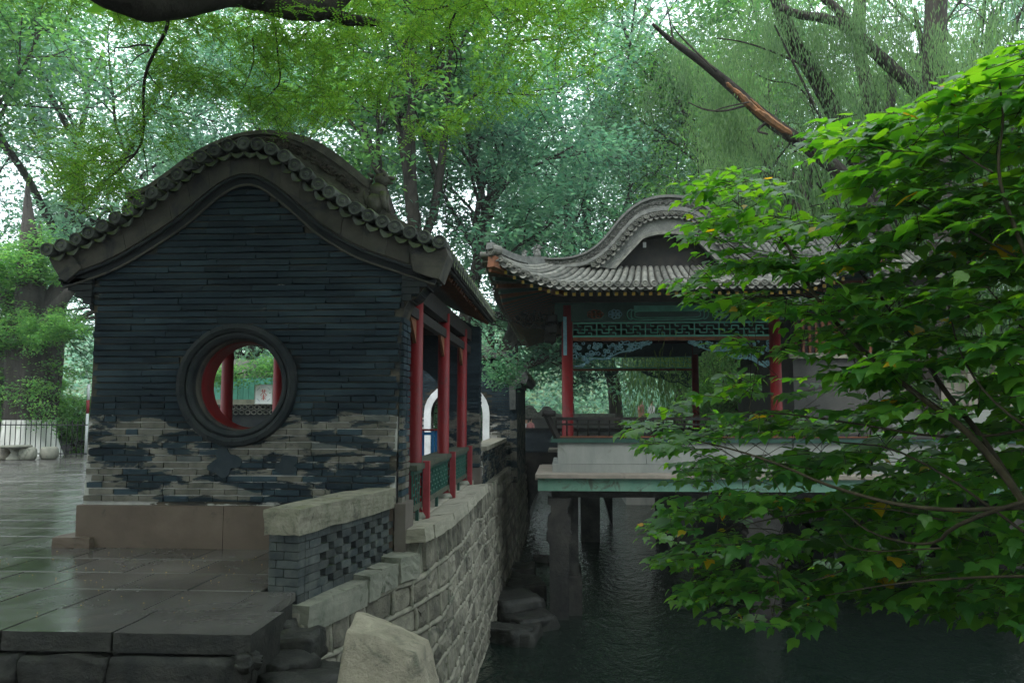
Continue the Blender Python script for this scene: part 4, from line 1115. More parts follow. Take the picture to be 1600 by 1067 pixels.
# side skirts: from main roof edge down to side eave; front/back skirts
hx = {-1: rp_[0][0], 1: rp_[-1][0]}; hz = rp_[0][1]
def skirt_pt_front(u, v):
    """u 0..1 across, v 0 top .. 1 eave"""
    xt = hx[-1] + (hx[1]-hx[-1])*u; xe = EX[0] + (EX[1]-EX[0])*u
    t = abs(2*u - 1); zt2 = P(950, 417, GYp)[2] - .05 ; sag = -.10*math.sin(math.pi*v)
    ze = eave_z(t); yt = GYp + .12; ye = EY - .25*max(0, (t-.7)/.3)**2
    zt3 = zt2 + (hz - zt2)*t**3
    return (xt + (xe-xt)*v, yt + (ye-yt)*v, zt3 + (ze-zt3)*v + sag)
def grid(fn, nu, nv, th=.07):
    vs = [fn(i/nu, j/nv) for i in range(nu+1) for j in range(nv+1)]
    n = len(vs); vs += [(x, y, z - th) for x, y, z in vs]
    fs = []
    for i in range(nu):
        for j in range(nv):
            a = i*(nv+1)+j; f = (a, a+1, a+nv+2, a+nv+1); fs.append(f); fs.append(tuple(reversed([q+n for q in f])))
    for i in range(nu):
        for j in (0, nv):
            a = i*(nv+1)+j; b = a+nv+1; fs.append((a, b, b+n, a+n))
    for j in range(nv):
        for i in (0, nu):
            a = i*(nv+1)+j; b = a+1; fs.append((a, b, b+n, a+n))
    return MB().add(vs, fs)
fixn(grid(skirt_pt_front, 40, 8).build('front_skirt', M['tile2'], proof))
def skirt_pt_side(sd):
    def fn(u, v):
        xt = hx[sd]; xe = EX[0] if sd < 0 else EX[1]
        yt = GYp + .12 + (25.8-GYp)*u; ye = EY + (RYE-EY)*u
        t = abs(2*u - 1); t2 = max(0, (t-.78)/.22)
        ze = EZ + .56*t2**2; xo = sd*.18*max(0, (t-.85)/.15)**2
        return (xt + (xe+xo-xt)*v, yt + (ye-yt)*v, hz + (ze-hz)*v - .06*math.sin(math.pi*v))
    return fn
fixn(grid(skirt_pt_side(-1), 60, 6).build('side_skirt', M['tile2'], proof)); fixn(grid(skirt_pt_side(1), 60, 6).build('side_skirt', M['tile2'], proof))
# tile rows + caps + drips on the front skirt
NT = 42
dk = disc_tile(.064, .10).mesh('cap_tile', M['tile2']); dd = drip_tile(.07, .10).mesh('drip_tile', M['tile2'])
for k in range(NT+1):
    u = k/NT
    pts = [Vector(skirt_pt_front(u, v)) + Vector((0, 0, .045)) for v in (0, .17, .33, .5, .67, .84, 1.0)]
    c = pts[-1]; me = MB().tube([tuple(p - c) for p in pts], [.050, .056, .053, .058, .054, .060, .056], 7).mesh('tile_row', M['tile2'])
    link('tile_row', me, proof, c)
    rot = (R(-12), 0, 0)
    link('cap_tile', dk, proof, (c.x, c.y - .03, c.z), rot)
    if k < NT:
        c2 = Vector(skirt_pt_front((k+.5)/NT, 1.0)); link('drip_tile', dd, proof, (c2.x, c2.y - .03, c2.z + .005), rot)
for sd in (-1, 1):
    fn = skirt_pt_side(sd); n = 78
    for k in range(n+1):
        c = Vector(fn(k/n, 1.0)); 
        link('cap_tile', dk, proof, (c.x + sd*.03, c.y, c.z + .045), (0, 0, R(90)*sd))
        if k < n:
            c2 = Vector(fn((k+.5)/n, 1.0)); link('drip_tile', dd, proof, (c2.x + sd*.03, c2.y, c2.z), (0, 0, R(90)*sd))
    sm_ = MB()
    for k in range(n+1): sm_.tube([Vector(fn(k/n, v)) + Vector((0,0,.045)) for v in (0, .33, .67, 1.0)], .055, 6)
    tag(sm_.build('side_tile_rows', M['tile2'], proof), kind='stuff')
# gable: barge band, discs, ridge
dl = smooth([gp(x, y) for x, y in [(927,417),(942,406),(956,395),(973,376),(990,354),(1006,343),(1026,338),(1044,337)]], 2)
xm2 = dl[-1][0]; dl = dl + [(2*xm2 - x, z) for x, z in dl[::-1][1:]]
op = [gp(x, y) for x, y in [(960,421),(980,400),(1004,374),(1020,368),(1044,366)]]
op = smooth(op[:3], 1)[:-1] + smooth(op[2:], 2); xo_ = op[-1][0]; op = op + [(2*xo_ - x, z) for x, z in op[::-1][1:]]
A = resample(dl, 60); B = resample(op, 60)
lowA = [(A[0][0] - .02, A[0][1] - .10)]
bb = fixn(MB().strip(A, B, GYp - .06, GYp + .06).build('barge_band', M['ridge2'], proof))
fixn(MB().strip(lerp(A, B, .86), lerp(A, B, 1.02), GYp - .085, GYp - .06).build('band_edge', M['tile2'], bb))
fixn(MB().prism(B[::-1] if False else [(x, z) for x, z in B], GYp + .25, GYp + .3).build('gable_board', M['wood'], proof))
for px in (1007, 1071):
    c = XZ(px, 383, GYp + .22); MB().box((c[0]-.03, GYp + .18, c[1]-.05), (c[0]+.03, GYp + .235, c[1]+.05)).build('purlin_cap', M['white'], proof)
dg2 = disc_tile(.052, .22).mesh('gable_cap_tile', M['tile2']); dp2 = drip_tile(.06, .2).mesh('gable_drip_tile', M['tile2'])
ln = resample(dl, step=.128)
for i, (x, z) in enumerate(ln):
    a = ln[max(0, i-1)]; b = ln[min(len(ln)-1, i+1)]; an = math.atan2(b[1]-a[1], b[0]-a[0])
    link('gable_cap_tile', dg2, proof, (x, GYp - .15, z + .02), (0, -an, 0))
    if i < len(ln)-1:
        q = ln[i+1]; link('gable_drip_tile', dp2, proof, ((x+q[0])/2 + math.sin(an)*.02, GYp - .13, (z+q[1])/2 - .02), (0, -an, 0))
# ridge band, two steps
rtp = smooth([gp(x, y) for x, y in [(852,404),(880,404),(903,400),(925,390),(945,372),(965,345),(983,327),(1003,314),(1022,308),(1044,306)]], 2); rlw = smooth([gp(x, y) for x, y in [(852,416),(884,417),(912,414),(934,402),(953,386),(971,364),(988,344),(1006,333),(1026,328),(1044,327)]], 2)
mir = lambda C: C + [(2*C[-1][0] - x, z) for x, z in C[::-1][1:]]
RA = resample(mir(rtp), 80); RB = resample(mir(rlw), 80)
r2 = fixn(MB().strip(RA, RB, GYp + .0, GYp + .22).build('gable_ridge', M['carve2'], pav))
fixn(MB().strip(lerp(RA, RB, -.06), lerp(RA, RB, .14), GYp - .05, GYp + .27).build('ridge_cap', M['ridge2'], r2))
fixn(MB().strip(lerp(RA, RB, .84), lerp(RA, RB, 1.12), GYp - .06, GYp).build('ridge_foot', M['ridge2'], r2))
fixn(MB().strip(lerp(RA, RB, 1.12), resample([(x, z + .035) for x, z in dl], 80), GYp - .02, GYp + .05).build('ridge_skirt', M['tile2'], r2))
md = lerp(RA, RB, .5); cv = MB()
for i in range(2, 78):
    x, z = md[i]
    for k in range(3):
        rr = random.uniform(.012, .04); a0 = random.random()*6
        cv.tube([(x + random.uniform(-.01, .01) + rr*math.cos(t), GYp - .008, z + rr*math.sin(t)) for t in np.linspace(a0, a0 + 4.2, 6)], .009, 4)
cv.build('ridge_carving', M['carve2'], r2)
# hip ridges out to the upturned corners, with beasts
for sd in (-1, 1):
    tip = Vector(skirt_pt_front(0 if sd < 0 else 1, 1.0)); 
    st = Vector((hx[sd], GYp + .1, hz + .05)); mid_ = [st.lerp(tip + Vector((0, 0, .1)), t) + Vector((0, 0, -.10*math.sin(math.pi*t))) for t in np.linspace(0, 1.03, 9)]
    h = MB()
    for i in range(8): h.bar(mid_[i] + Vector((0,0,.05)), mid_[i+1] + Vector((0,0,.05)), .14, .16 if i < 3 else .12)
    hr = h.build('hip_ridge', M['ridge2'], pav)
    link('corner_cap', disc_tile(.095, .2).mesh('corner_cap', M['tile2']), hr, (tip.x, tip.y - .02, tip.z + .10), (0, 0, R(-45) if sd < 0 else R(45)))
    beast(tuple(mid_[1] + Vector((0, 0, .12))), .75, hr, M['ridge2']); beast(tuple(mid_[3] + Vector((0, 0, .1))), .45, hr, M['ridge2'])
# soffit, rafters with gilt ends, corner beams
for k in range(44):
    u = (k + .5)/44; e = Vector(skirt_pt_front(u, .97)); x_in = pc0 - .1 + (pc1 - pc0 + .2)*u
    a = Vector((x_in if not .12 < u < .88 else e.x, PY0 - .0, bt + .36))
    e = e - Vector((0, -.06, .13)); r_ = MB().bar(a, e, .065, .065).build('rafter', M['greend'], proof)
    MB().box((e.x - .030, e.y - .012, e.z - .028), (e.x + .030, e.y - .001, e.z + .032)).build('rafter_end', M['gold'], r_)
for sd in (-1, 1):
    fn = skirt_pt_side(sd)
    for k in range(66):
        u = (k + .5)/66; e = Vector(fn(u, .97)) - Vector((sd*.06, 0, .13)); a = Vector((pc0 if sd < 0 else pc1, min(max(e.y, PY0), PY1), bt + .36))
        if sd < 0 or k < 20: MB().bar(a, e, .07, .07).build('rafter', M['greend'] if k % 2 else M['rust'], proof)
    tip = Vector(skirt_pt_front(0 if sd < 0 else 1, 1.0)); MB().bar((pc0 if sd < 0 else pc1, PY0, bt + .2), tip - Vector((0, 0, .12)), .16, .2).build('corner_beam', M['rust'], pav)
MB().box((pc0 - .2, PY0, bt + .36), (pc1 + .2, PY1, bt + .42)).build('ceiling', M['wood'], pav)
# ---- stone/dark foot bridge between hall bank and pavilion
br = empty('canal_footbridge', (-.7, 27, 0), 'dark arched footbridge crossing the canal behind the pavilion corner', 'bridge')
n = 14; x0, x1 = -1.35, 1.6; zt3 = P(840, 672, 27)[2]; 
arcb = [(x0 + .15 + (x1-x0-.15)*k/n, -2.4 + 2.05*math.sin(math.pi*(.02+.98*k/n))**.6) for k in range(n+1)]
fixn(MB().strip([(x, .12) for x, z in arcb], arcb, 26.8, 28.6).box((x0 - .3, 26.8, -2.6), (arcb[0][0], 28.6, .12)).build('arch_span', M['pillar'], br))
MB().box((x0 - .3, 26.75, .121), (x1 + .8, 27.0, zt3)).build('parapet', M['plaster'], br)
MB().box((x0 - .3, 26.70, zt3), (x1 + .8, 27.05, zt3 + .08)).build('coping', M['darkmould'], br)
# ---- building and terrace on the right, seen through the leaves
rb_ = empty('grey_waterside_building', (7.5, 21, 0), 'grey rendered building with tiled roof half hidden behind the leaves', 'building')
ax, bx_ = P(1240, 600, 19)[0], P(1392, 600, 19)[0]
MB().box((ax, 19, sz1), (bx_, 25, P(1300, 552, 19)[2])).build('wall', M['greywall'], rb_)
MB().box((ax - .1, 18.9, P(1300, 560, 19)[2]), (bx_ + .1, 19.0, P(1300, 552, 19)[2])).build('wall_coping', M['coping'], rb_)
MB().box((ax + .1, 19.4, P(1300, 560, 19)[2]), (bx_ - .2, 25, P(1300, 470, 19)[2])).build('upper_wall', M['wood'], rb_)
for k in range(12):
    x = ax + .2 + (bx_ - ax - .5)*k/11; MB().box((x - .03, 19.34, P(1300, 553, 19)[2]), (x + .03, 19.40, P(1300, 490, 19)[2])).build('window_post', M['rust'], rb_)
zr0, zr1 = P(1300, 430, 18.6)[2], P(1300, 372, 20.5)[2]
MB().add([(ax - .6, 18.3, zr0), (bx_ + 1.0, 18.3, zr0), (bx_ + .6, 20.6, zr1), (ax - .2, 20.6, zr1), (ax - .6, 18.3, zr0 - .12), (bx_ + 1.0, 18.3, zr0 - .12), (bx_ + .6, 25, zr0 - .12), (ax - .2, 25, zr0 - .12)], [(0,1,2,3), (0,4,5,1), (3,2,6,7), (4,7,6,5), (0,3,7,4), (1,5,6,2)]).build('roof', M['tile2'], rb_)
tm = MB().tube([(0, 0, 0), (0, 2.3, zr1 - zr0)], .055, 6).mesh('tile_row', M['tile2'])
for k in range(26): link('tile_row', tm, rb_, (ax - .5 + k*(bx_ - ax + 1.4)/26, 18.3, zr0 + .04))
MB().box((ax - .3, 20.5, zr1 - .05), (bx_ + .7, 20.75, zr1 + .22)).build('roof_ridge', M['ridge2'], rb_)
# terrace balustrade further right with pale stones and pots
tb = empty('pale_stone_balustrade', (9, 20, sz1), 'low pale stone balustrade on the right terrace between leaves', 'balustrade')
xa = P(1385, 600, 20)[0]; xb = P(1640, 600, 20)[0]; z0_ = P(1450, 640, 20)[2]; z1_ = P(1450, 585, 20)[2]
MB().box((xa, 20, sz1 - .2), (xb, 20.3, z0_)).build('base', M['slabconc'], tb)
MB().box((xa, 20.02, z1_ - .1), (xb, 20.25, z1_)).build('top_rail', M['slabtop'], tb)
for k in range(7):
    x = xa + (xb-xa)*k/6; MB().box((x, 19.98, z0_), (x + .14, 20.28, z1_ + .12)).build('post', M['slabtop'], tb); MB().lathe((x + .07, 20.13, z1_ + .12), [(.04, 0), (.08, .06), (.08, .12), (.03, .2)], 10).build('post_finial', M['slabtop'], tb)
for k in range(6):
    x = xa + (xb-xa)*(k+.12)/6; MB().box((x, 20.08, z0_ + .08), (x + (xb-xa)/6*.85, 20.18, z1_ - .2)).build('panel', M['slabtop'], tb)
tag(MB().box((sx1 - .2, 17, -2.8), (40, 60, sz1 - .05)).box((4.6, 28.6, -2.8), (40, 60, sz1 - .3)).box((-1.0, 60, -2.8), (40, 120, .1)).build('right_bank_ground', M['wetrock']), kind='structure')
tag(MB().box((9.2, 3, -2.8), (40, 15.1, -0.9)).build('right_bank_soil', M['wetrock']), kind='structure')
rbw = empty('right_bank_wall', (9.2, 10, WATER), 'dark rough stone bank wall in shade under the overhanging leaves', 'bank wall')
for i in range(6):
    y = 4.5 + random.random()*.4
    while y < 15:
        L = random.uniform(.4, .9); z = WATER + .05 + i*.26
        if y > 7: link('stone', rough_mesh((.22, L - .03, .25), i*31 + int(y*10), .02, 2, M['wetrock'], 'stone', rnd=.08), rbw, (9.2, y + L/2, z))
        y += L
# ================================================================= DISTANT THINGS
# cloud-topped garden wall
cwY = 46.0
cw = empty('cloud_topped_wall', (P(835,660,cwY)[0], cwY, 0), 'distant grey garden wall with wavy tiled top beyond the footbridge', 'garden wall')
def cx_(px, py): return XZ(px, py, cwY)
wave = smooth([cx_(x, y) for x, y in [(806,645),(816,640),(822,633),(830,632),(836,638),(841,646),(846,640),(850,634),(857,635),(864,643),(872,647),(895,646),(960,646)]], 2)
low = [(x, cx_(0+830, 653)[1] - .0) for x, z in wave]
low = [(p[0], min(p[1] - .12, q[1])) for p, q in zip(wave, low)]
fixn(MB().strip(resample(wave, 80), resample(low, 80), cwY - .3, cwY + .3).build('tiled_top', M['tile2'], cw))
MB().box((wave[0][0], cwY - .1, -.2), (wave[-1][0], cwY + .1, cx_(830, 652)[1])).build('wall', M['greywall'], cw)
for cxp in (829, 855):
    c = cx_(cxp, 643); fixn(MB().tube([(c[0] + .28*math.cos(t), cwY - .32, c[1] + .28*math.sin(t)) for t in np.linspace(0, math.pi, 10)], .04, 5).build('scroll_relief', M['ridge2'], cw))
# tea sign on a green fence, seen through the moon window
sgY = 20.0
fence = empty('green_board_fence', (-7.2, 20.3, 0), 'green boarded garden fence with stone lattice footing seen through the moon window', 'fence')
fx0, fx1 = P(300, 640, 20.3)[0], P(470, 640, 20.3)[0]
MB().box((fx0, 20.2, P(400,632,20.3)[2]), (fx1, 20.4, P(400,624,20.3)[2])).build('stone_rail', M['coping'], fence)
k = 0; x = fx0
while x < fx1:
    MB().box((x, 20.32, P(400,624,20.3)[2]), (x + .14, 20.36, P(400,590,20.3)[2] + random.uniform(-.02,.02))).build('board', M['green'], fence); x += .15; k += 1
lt_ = MB(); zc0, zc1 = P(400,648,20.3)[2], P(400,632,20.3)[2]
n = int((fx1-fx0)/.16)
for i in range(n):
    for j in range(2):
        cx0 = fx0 + (i + .5*(j % 2))*.16 + .08; cz0 = zc0 + (zc1-zc0)*(j+.5)/2
        lt_.tube([(cx0 + .065*math.cos(t), 20.24, cz0 + .055*math.sin(t)) for t in np.linspace(0, 2*math.pi, 9)], .018, 4)
lt_.build('stone_lattice', M['tile2'], fence)
MB().box((fx0, 20.34, -.05), (fx1, 20.45, zc1)).build('footing_wall', M['darkmould'], fence)
sg = empty('tea_sign', (P(412,615,sgY)[0], sgY, 1.6), 'square white sign with a red tea character hanging on the green fence', 'sign')
a = P(398, 631, sgY); b = P(426, 601, sgY)
MB().box((a[0], sgY, a[2]), (b[0], sgY + .03, b[2])).build('sign_board', M['white'], sg)
M['signred'] = flat('sign_red', (0.55, 0.04, 0.02)); M['signblue'] = flat('sign_blue', (0.10, 0.16, 0.35)); M['signframe'] = flat('sign_frame', (0.35, 0.36, 0.34))
for q0, q1 in (((a[0], a[2]), (b[0], a[2])), ((b[0], a[2]), (b[0], b[2])), ((b[0], b[2]), (a[0], b[2])), ((a[0], b[2]), (a[0], a[2]))):
    MB().bar((q0[0], sgY - .004, q0[1]), (q1[0], sgY - .004, q1[1]), .018, .018).build('frame_strip', M['signframe'], sg)
SW, SH = b[0]-a[0], b[2]-a[2]
def st(u0, v0, u1, v1, w_=.016, m='signred'): MB().bar((a[0] + SW*u0, sgY - .006, a[2] + SH*v0), (a[0] + SW*u1, sgY - .006, a[2] + SH*v1), w_, .008).build('stroke', M[m], sg)
# the character for tea, stroke by stroke
for s_ in [(.34,.68,.66,.68),(.44,.76,.44,.61),(.56,.76,.56,.61),(.50,.62,.31,.44),(.50,.62,.69,.44),(.36,.40,.64,.40),(.50,.52,.50,.20),(.50,.22,.45,.25),(.46,.34,.38,.26),(.54,.34,.62,.26)]: st(*s_)
for s_ in [(.12,.72,.28,.86),(.72,.86,.88,.72),(.12,.28,.28,.14),(.72,.14,.88,.28),(.34,.90,.66,.90)]:
    n = 4
    for k in range(n):
        u0 = s_[0] + (s_[2]-s_[0])*(k+.15)/n; v0 = s_[1] + (s_[3]-s_[1])*(k+.15)/n; u1 = s_[0] + (s_[2]-s_[0])*(k+.7)/n; v1 = s_[1] + (s_[3]-s_[1])*(k+.7)/n
        st(u0, v0, u1, v1, .022, 'signblue')
# small tiled roof beyond the fence
sr = empty('small_tiled_kiosk', (P(385,580,30)[0], 30, 0), 'small kiosk with pale tiled roof beyond the fence through the moon window', 'kiosk')
rz = lambda px, py: P(px, py, 30)
A_ = rz(365, 572); B_ = rz(400, 582); C_ = rz(384, 566)
MB().add([(A_[0]-1, 29, A_[2]-.2), (B_[0], 29, B_[2]-.12), (C_[0], 31, C_[2]+.15), (A_[0]-1, 31, C_[2]+.2), (A_[0]-1, 29, A_[2]-.35), (B_[0], 29, B_[2]-.27), (B_[0], 33, B_[2]-.27), (A_[0]-1, 33, A_[2]-.35)], [(0,1,2,3),(0,4,5,1),(1,5,6,2),(3,2,6,7),(4,7,6,5),(0,3,7,4)]).build('roof', M['tile2'], sr)
MB().box((A_[0]-.8, 29.6, -.1), (B_[0]-.4, 32, B_[2]-.2)).build('wall', M['greywall'], sr)
# ---- old trunk at the left, painted white at its base, with iron railing
oY = 26.0
oc = P(42, 700, oY)
old = empty('ancient_cypress', (oc[0], oY, 0), 'ancient thick fluted trunk with whitewashed base inside an iron fence at the left', 'tree')
def fluted(z0, z1, r0, r1, mat, name, n=44, nz=16, seed=0):
    vs = []; fs = []
    for j in range(nz+1):
        z = z0 + (z1-z0)*j/nz; r = r0 + (r1-r0)*j/nz
        for k in range(n):
            a = 2*math.pi*k/n; q = 1 + .10*math.sin(a*9 + .3*math.sin(z*1.3)) + .12*mnoise.noise(Vector((math.cos(a)*2, math.sin(a)*2, z*.35 + seed)))
            fl = .35*max(0, 1 - z/1.2)**2
            vs.append((oc[0] + .05*math.sin(z) + r*q*(1+fl)*math.cos(a), oY + r*q*(1+fl)*math.sin(a), z))
    for j in range(nz):
        for k in range(n): fs.append((j*n+k, j*n+(k+1) % n, (j+1)*n+(k+1) % n, (j+1)*n+k))
    fs.append(tuple(range(nz*n, nz*n+n)))
    return MB().add(vs, fs, True).build(name, mat, old)
fluted(0, P(42, 656, oY)[2], .80, .74, M['limewash'], 'whitewashed_base', nz=8); fluted(P(42, 656, oY)[2] + .002, 4.6, .74, .95, M['oldbark'], 'trunk')
lb_ = MB()
for (dx, dy, dz, r_) in [(-2.2, 0, 3.0, .4), (1.8, .5, 3.4, .38), (.2, -1, 4.5, .45), (-1, 1.5, 3.8, .35), (2.8, -1, 1.9, .22)]:
    lb_.tube([(oc[0], oY, 4.0), (oc[0] + dx*.4, oY + dy*.4, 4.5 + dz*.3), (oc[0] + dx, oY + dy, 4.6 + dz)], [r_*1.3, r_, r_*.1], 9)
lb_.build('limbs', M['oldbark'], old)
# iron railing
rl = empty('iron_railing', (oc[0], oY - 1.6, 0), 'black iron railing around the ancient trunk', 'railing')
zt4 = P(40, 657, oY - 1.6)[2]
ra, rb2 = P(-40, 680, oY-1.6)[0], P(136, 680, oY-1.6)[0]
for z in (.12, zt4 - .15): MB().box((ra, oY - 1.62, z), (rb2, oY - 1.58, z + .035)).build('rail', M['iron'], rl)
k = 0; x = ra
vb = MB().tube([(0, 0, .02), (0, 0, zt4 - .06), (0, 0, zt4 + .03)], [.014, .014, .003], 5).mesh('picket', M['iron'])
while x < rb2: link('picket', vb, rl, (x, oY - 1.6, 0)); x += .17
# long dark fence wall behind
fw = empty('dark_low_fence', (-14, 31, 0), 'dark low boundary fence behind the courtyard at the left edge of the hall', 'fence')
MB().box((-45, 31, -.05), (P(300, 680, 31)[0], 31.1, P(100, 655, 31)[2])).build('panel', M['iron'], fw)
x = -45
while x < P(300,680,31)[0]: MB().box((x, 30.94, -.05), (x+.12, 31.0, P(100, 655, 31)[2] + .08)).build('post', M['iron'], fw); x += 1.6
MB().box((-45, 30.95, P(100,655,31)[2]), (P(300,680,31)[0], 31.12, P(100,652,31)[2])).build('rail', M['darkmould'], fw)
# stone table with drum stools
tY = 23.2
tc = P(24, 700, tY)
tbl = empty('stone_table', (tc[0], tY, 0), 'stone garden table with flat top beside drum stools at the left edge', 'table')
zt5 = P(24, 696, tY)[2]
MB().lathe((tc[0], tY, 0), [(.22, 0), (.24, .05), (.15, .14), (.11, .24), (.15, zt5-.12), (.2, zt5-.06)], 18).build('pedestal', M['granite'], tbl)
MB().lathe((tc[0], tY, 0), [(.42, zt5-.06), (.45, zt5-.04), (.45, zt5), (.42, zt5+.01)], 24).build('table_top', M['granite'], tbl)
dsd = {8: 'dark drum stool left of the stone table leg', 44: 'pale round drum stool right of the stone table leg', 64: 'flatter pale drum stool furthest right by the fence'}
for px, r_, m_ in ((8, .19, 'bankstone'), (44, .25, 'granite'), (64, .27, 'granite')):
    c = P(px, 705, tY + .1); o = MB().lathe((0, 0, 0), [(r_*.7, 0), (r_*.92, .06), (r_, .19), (r_*.92, .32), (r_*.72, .38), (r_*.6, .39)], 20).build('drum_stool', M[m_], None, (c[0], tY + (.1 if px != 64 else .5), 0))
    tag(o, dsd[px], 'stool', 'drum stools around the stone table')
# red and white pole
pc = P(137, 640, 27); po = empty('striped_pole', (pc[0], 27, 0), 'red and white banded pole standing just left of the hall wall', 'pole')
zA, zB, zC = P(137, 646, 27)[2], P(137, 625, 27)[2], P(139, 600, 27)[2]
MB().lathe((pc[0], 27, 0), [(.05, 0), (.05, zA)], 10).build('white_band', M['white'], po); MB().lathe((pc[0], 27, zA), [(.055, 0), (.055, zB-zA)], 10).build('red_band', M['pink'], po); MB().lathe((pc[0], 27, zB), [(.05, 0), (.05, zC-zB)], 10).build('white_band', M['white'], po)

# ---- people far away
def skin_person(name, loc, s, yaw_, label, shirt, trousers, pose='stand'):
    arm = .0
    V = [(0,0,.95),(0,0,1.15),(0,0,1.38),(0,.0,1.50),(0,-.01,1.60),(0,0,1.72)]; Rr = [.14,.13,.15,.055,.085,.075]
    E = [(0,1),(1,2),(2,3),(3,4),(4,5)]
    for sx in (-1, 1):
        b = len(V); V += [(sx*.18,0,1.40),(sx*.24,.02,1.12),(sx*.25,-.10 if sx > 0 else -.02,.86),(sx*.25,-.13 if sx > 0 else -.03,.78)]; Rr += [.065,.05,.036,.04]; E += [(2,b),(b,b+1),(b+1,b+2),(b+2,b+3)]
        b = len(V); st_ = .12*sx; V += [(sx*.10,0,.88),(sx*.11,-st_*.6,.48),(sx*.11,st_*.2-st_,.07),(sx*.12,-st_-.14,.03)]; Rr += [.10,.065,.045,.04]; E += [(0,b),(b,b+1),(b+1,b+2),(b+2,b+3)]
    me = bpy.data.meshes.new('person'); me.from_pydata(V, E, [])
    o = bpy.data.objects.new(name, me); col.objects.link(o)
    md = o.modifiers.new('skin', 'SKIN'); md.use_smooth_shade = True
    for i, r_ in enumerate(Rr): me.skin_vertices[0].data[i].radius = (r_, r_*.8)
    me.skin_vertices[0].data[0].use_root = True
    sb_ = o.modifiers.new('s', 'SUBSURF'); sb_.levels = 1; sb_.render_levels = 1
    dg = bpy.context.evaluated_depsgraph_get(); dg.update(); me2 = bpy.data.meshes.new_from_object(o.evaluated_get(dg))
    o.modifiers.clear(); o.data = me2; me2.materials.clear()
    for m_ in (M['skin'], shirt, trousers, M['hair']): me2.materials.append(m_)
    for p in me2.polygons:
        c = p.center; p.use_smooth = True
        p.material_index = 3 if (c.z > 1.66 or (c.z > 1.56 and c.y > .03)) else (0 if c.z > 1.46 or (abs(c.x) > .2 and c.z < 1.1) else (1 if c.z > .95 else 2))
    o.location = loc; o.rotation_euler = (0, 0, yaw_); o.scale = (s, s, s); WL[o.name] = loc
    return tag(o, label, 'person', 'visitors in the garden beyond')
M['skin'] = flat('skin', (0.42, 0.24, 0.17)); M['hair'] = flat('black_hair', (0.015, 0.012, 0.01))
M['shirtw'] = flat('white_shirt', (0.65, 0.65, 0.65)); M['shirtp'] = flat('pink_shirt', (0.5, 0.2, 0.2)); M['shirtb'] = flat('blue_shirt', (0.08, 0.2, 0.4)); M['trs'] = flat('dark_trousers', (0.03, 0.03, 0.04))
for k, (px, py, Y, sh, yw, lab) in enumerate([(822, 657, 44, 'shirtw', .3, 'person in white shirt in front of the cloud-topped wall, nearer the hall'), (829, 656, 43.5, 'shirtp', 2.6, 'person in pink shirt in front of the cloud-topped wall'),
    (1002, 627, 36, 'shirtp', 1.0, 'person in pink shirt walking beyond the pavilion, left of a pair'), (1018, 628, 36.5, 'shirtw', 2.0, 'person in white shirt walking beyond the pavilion, right of a pair'), (1128, 628, 33, 'shirtb', .4, 'person in blue shirt behind the pavilion rail near the leaves')]):
    p = P(px, py, Y); skin_person('person', (p[0], Y, p[2] - 1.62), 1.0, yw, lab, M[sh], M['trs'])
tag(MB().box((2.6, 34, -2.8), (14, 60, P(1002, 627, 36)[2] - 1.62)).build('far_terrace', M['slabconc']), kind='structure')
tag(MB().box((-3.2, 43, -2.8), (1.5, 60, P(825, 657, 44)[2] - 1.64)).build('far_landing', M['slabconc']), kind='structure')
# ================================================================= VEGETATION
def leaf_mesh(name, C, U, Nn, Lh, Wd, mat, shape='rhomb', droop=0.25):
    """many leaves in one mesh. C centres (n,3), U direction, Nn normal, Lh length, Wd width"""
    n = len(C); curl = (0.4 + 1.9*np.random.default_rng(n).random(n))[:, None]; U = U / np.linalg.norm(U, axis=1, keepdims=True)
    S = np.cross(U, Nn); S /= np.linalg.norm(S, axis=1, keepdims=True) + 1e-9; Q = np.cross(S, U)
    Lh = Lh[:, None]; Wd = Wd[:, None]
    if shape == 'rhomb':
        V = np.stack([C - U*Lh*.5, C + S*Wd*.5 + Q*Wd*.12 - U*Lh*.05, C + U*Lh*.5 - Q*Lh*droop*.4, C - S*Wd*.5 + Q*Wd*.12 - U*Lh*.05], 1)
        F = np.array([[0,1,2],[0,2,3]]); k = 4
    else:
        # broad lobed leaf, folded at the midrib, points turned down: coordinates (along, across, lift)
        T = LEAF_PTS
        V = np.stack([C + U*Lh*a + S*Wd*b + Q*Lh*c*curl for a, b, c in T], 1); F = np.array(LEAF_TRI); k = len(T)
    V = V.reshape(-1, 3).astype(np.float32)
    Fi = (F[None] + (np.arange(n)*k)[:, None, None]).reshape(-1).astype(np.int32); nf = len(Fi)//3
    me = bpy.data.meshes.new(name); me.vertices.add(len(V)); me.vertices.foreach_set('co', V.ravel())
    me.loops.add(len(Fi)); me.loops.foreach_set('vertex_index', Fi); me.polygons.add(nf)
    me.polygons.foreach_set('loop_start', np.arange(0, len(Fi), 3, dtype=np.int32))
    try: me.polygons.foreach_set('loop_total', np.full(nf, 3, dtype=np.int32))
    except Exception: pass
    me.materials.append(mat); me.update(calc_edges=True)
    return me
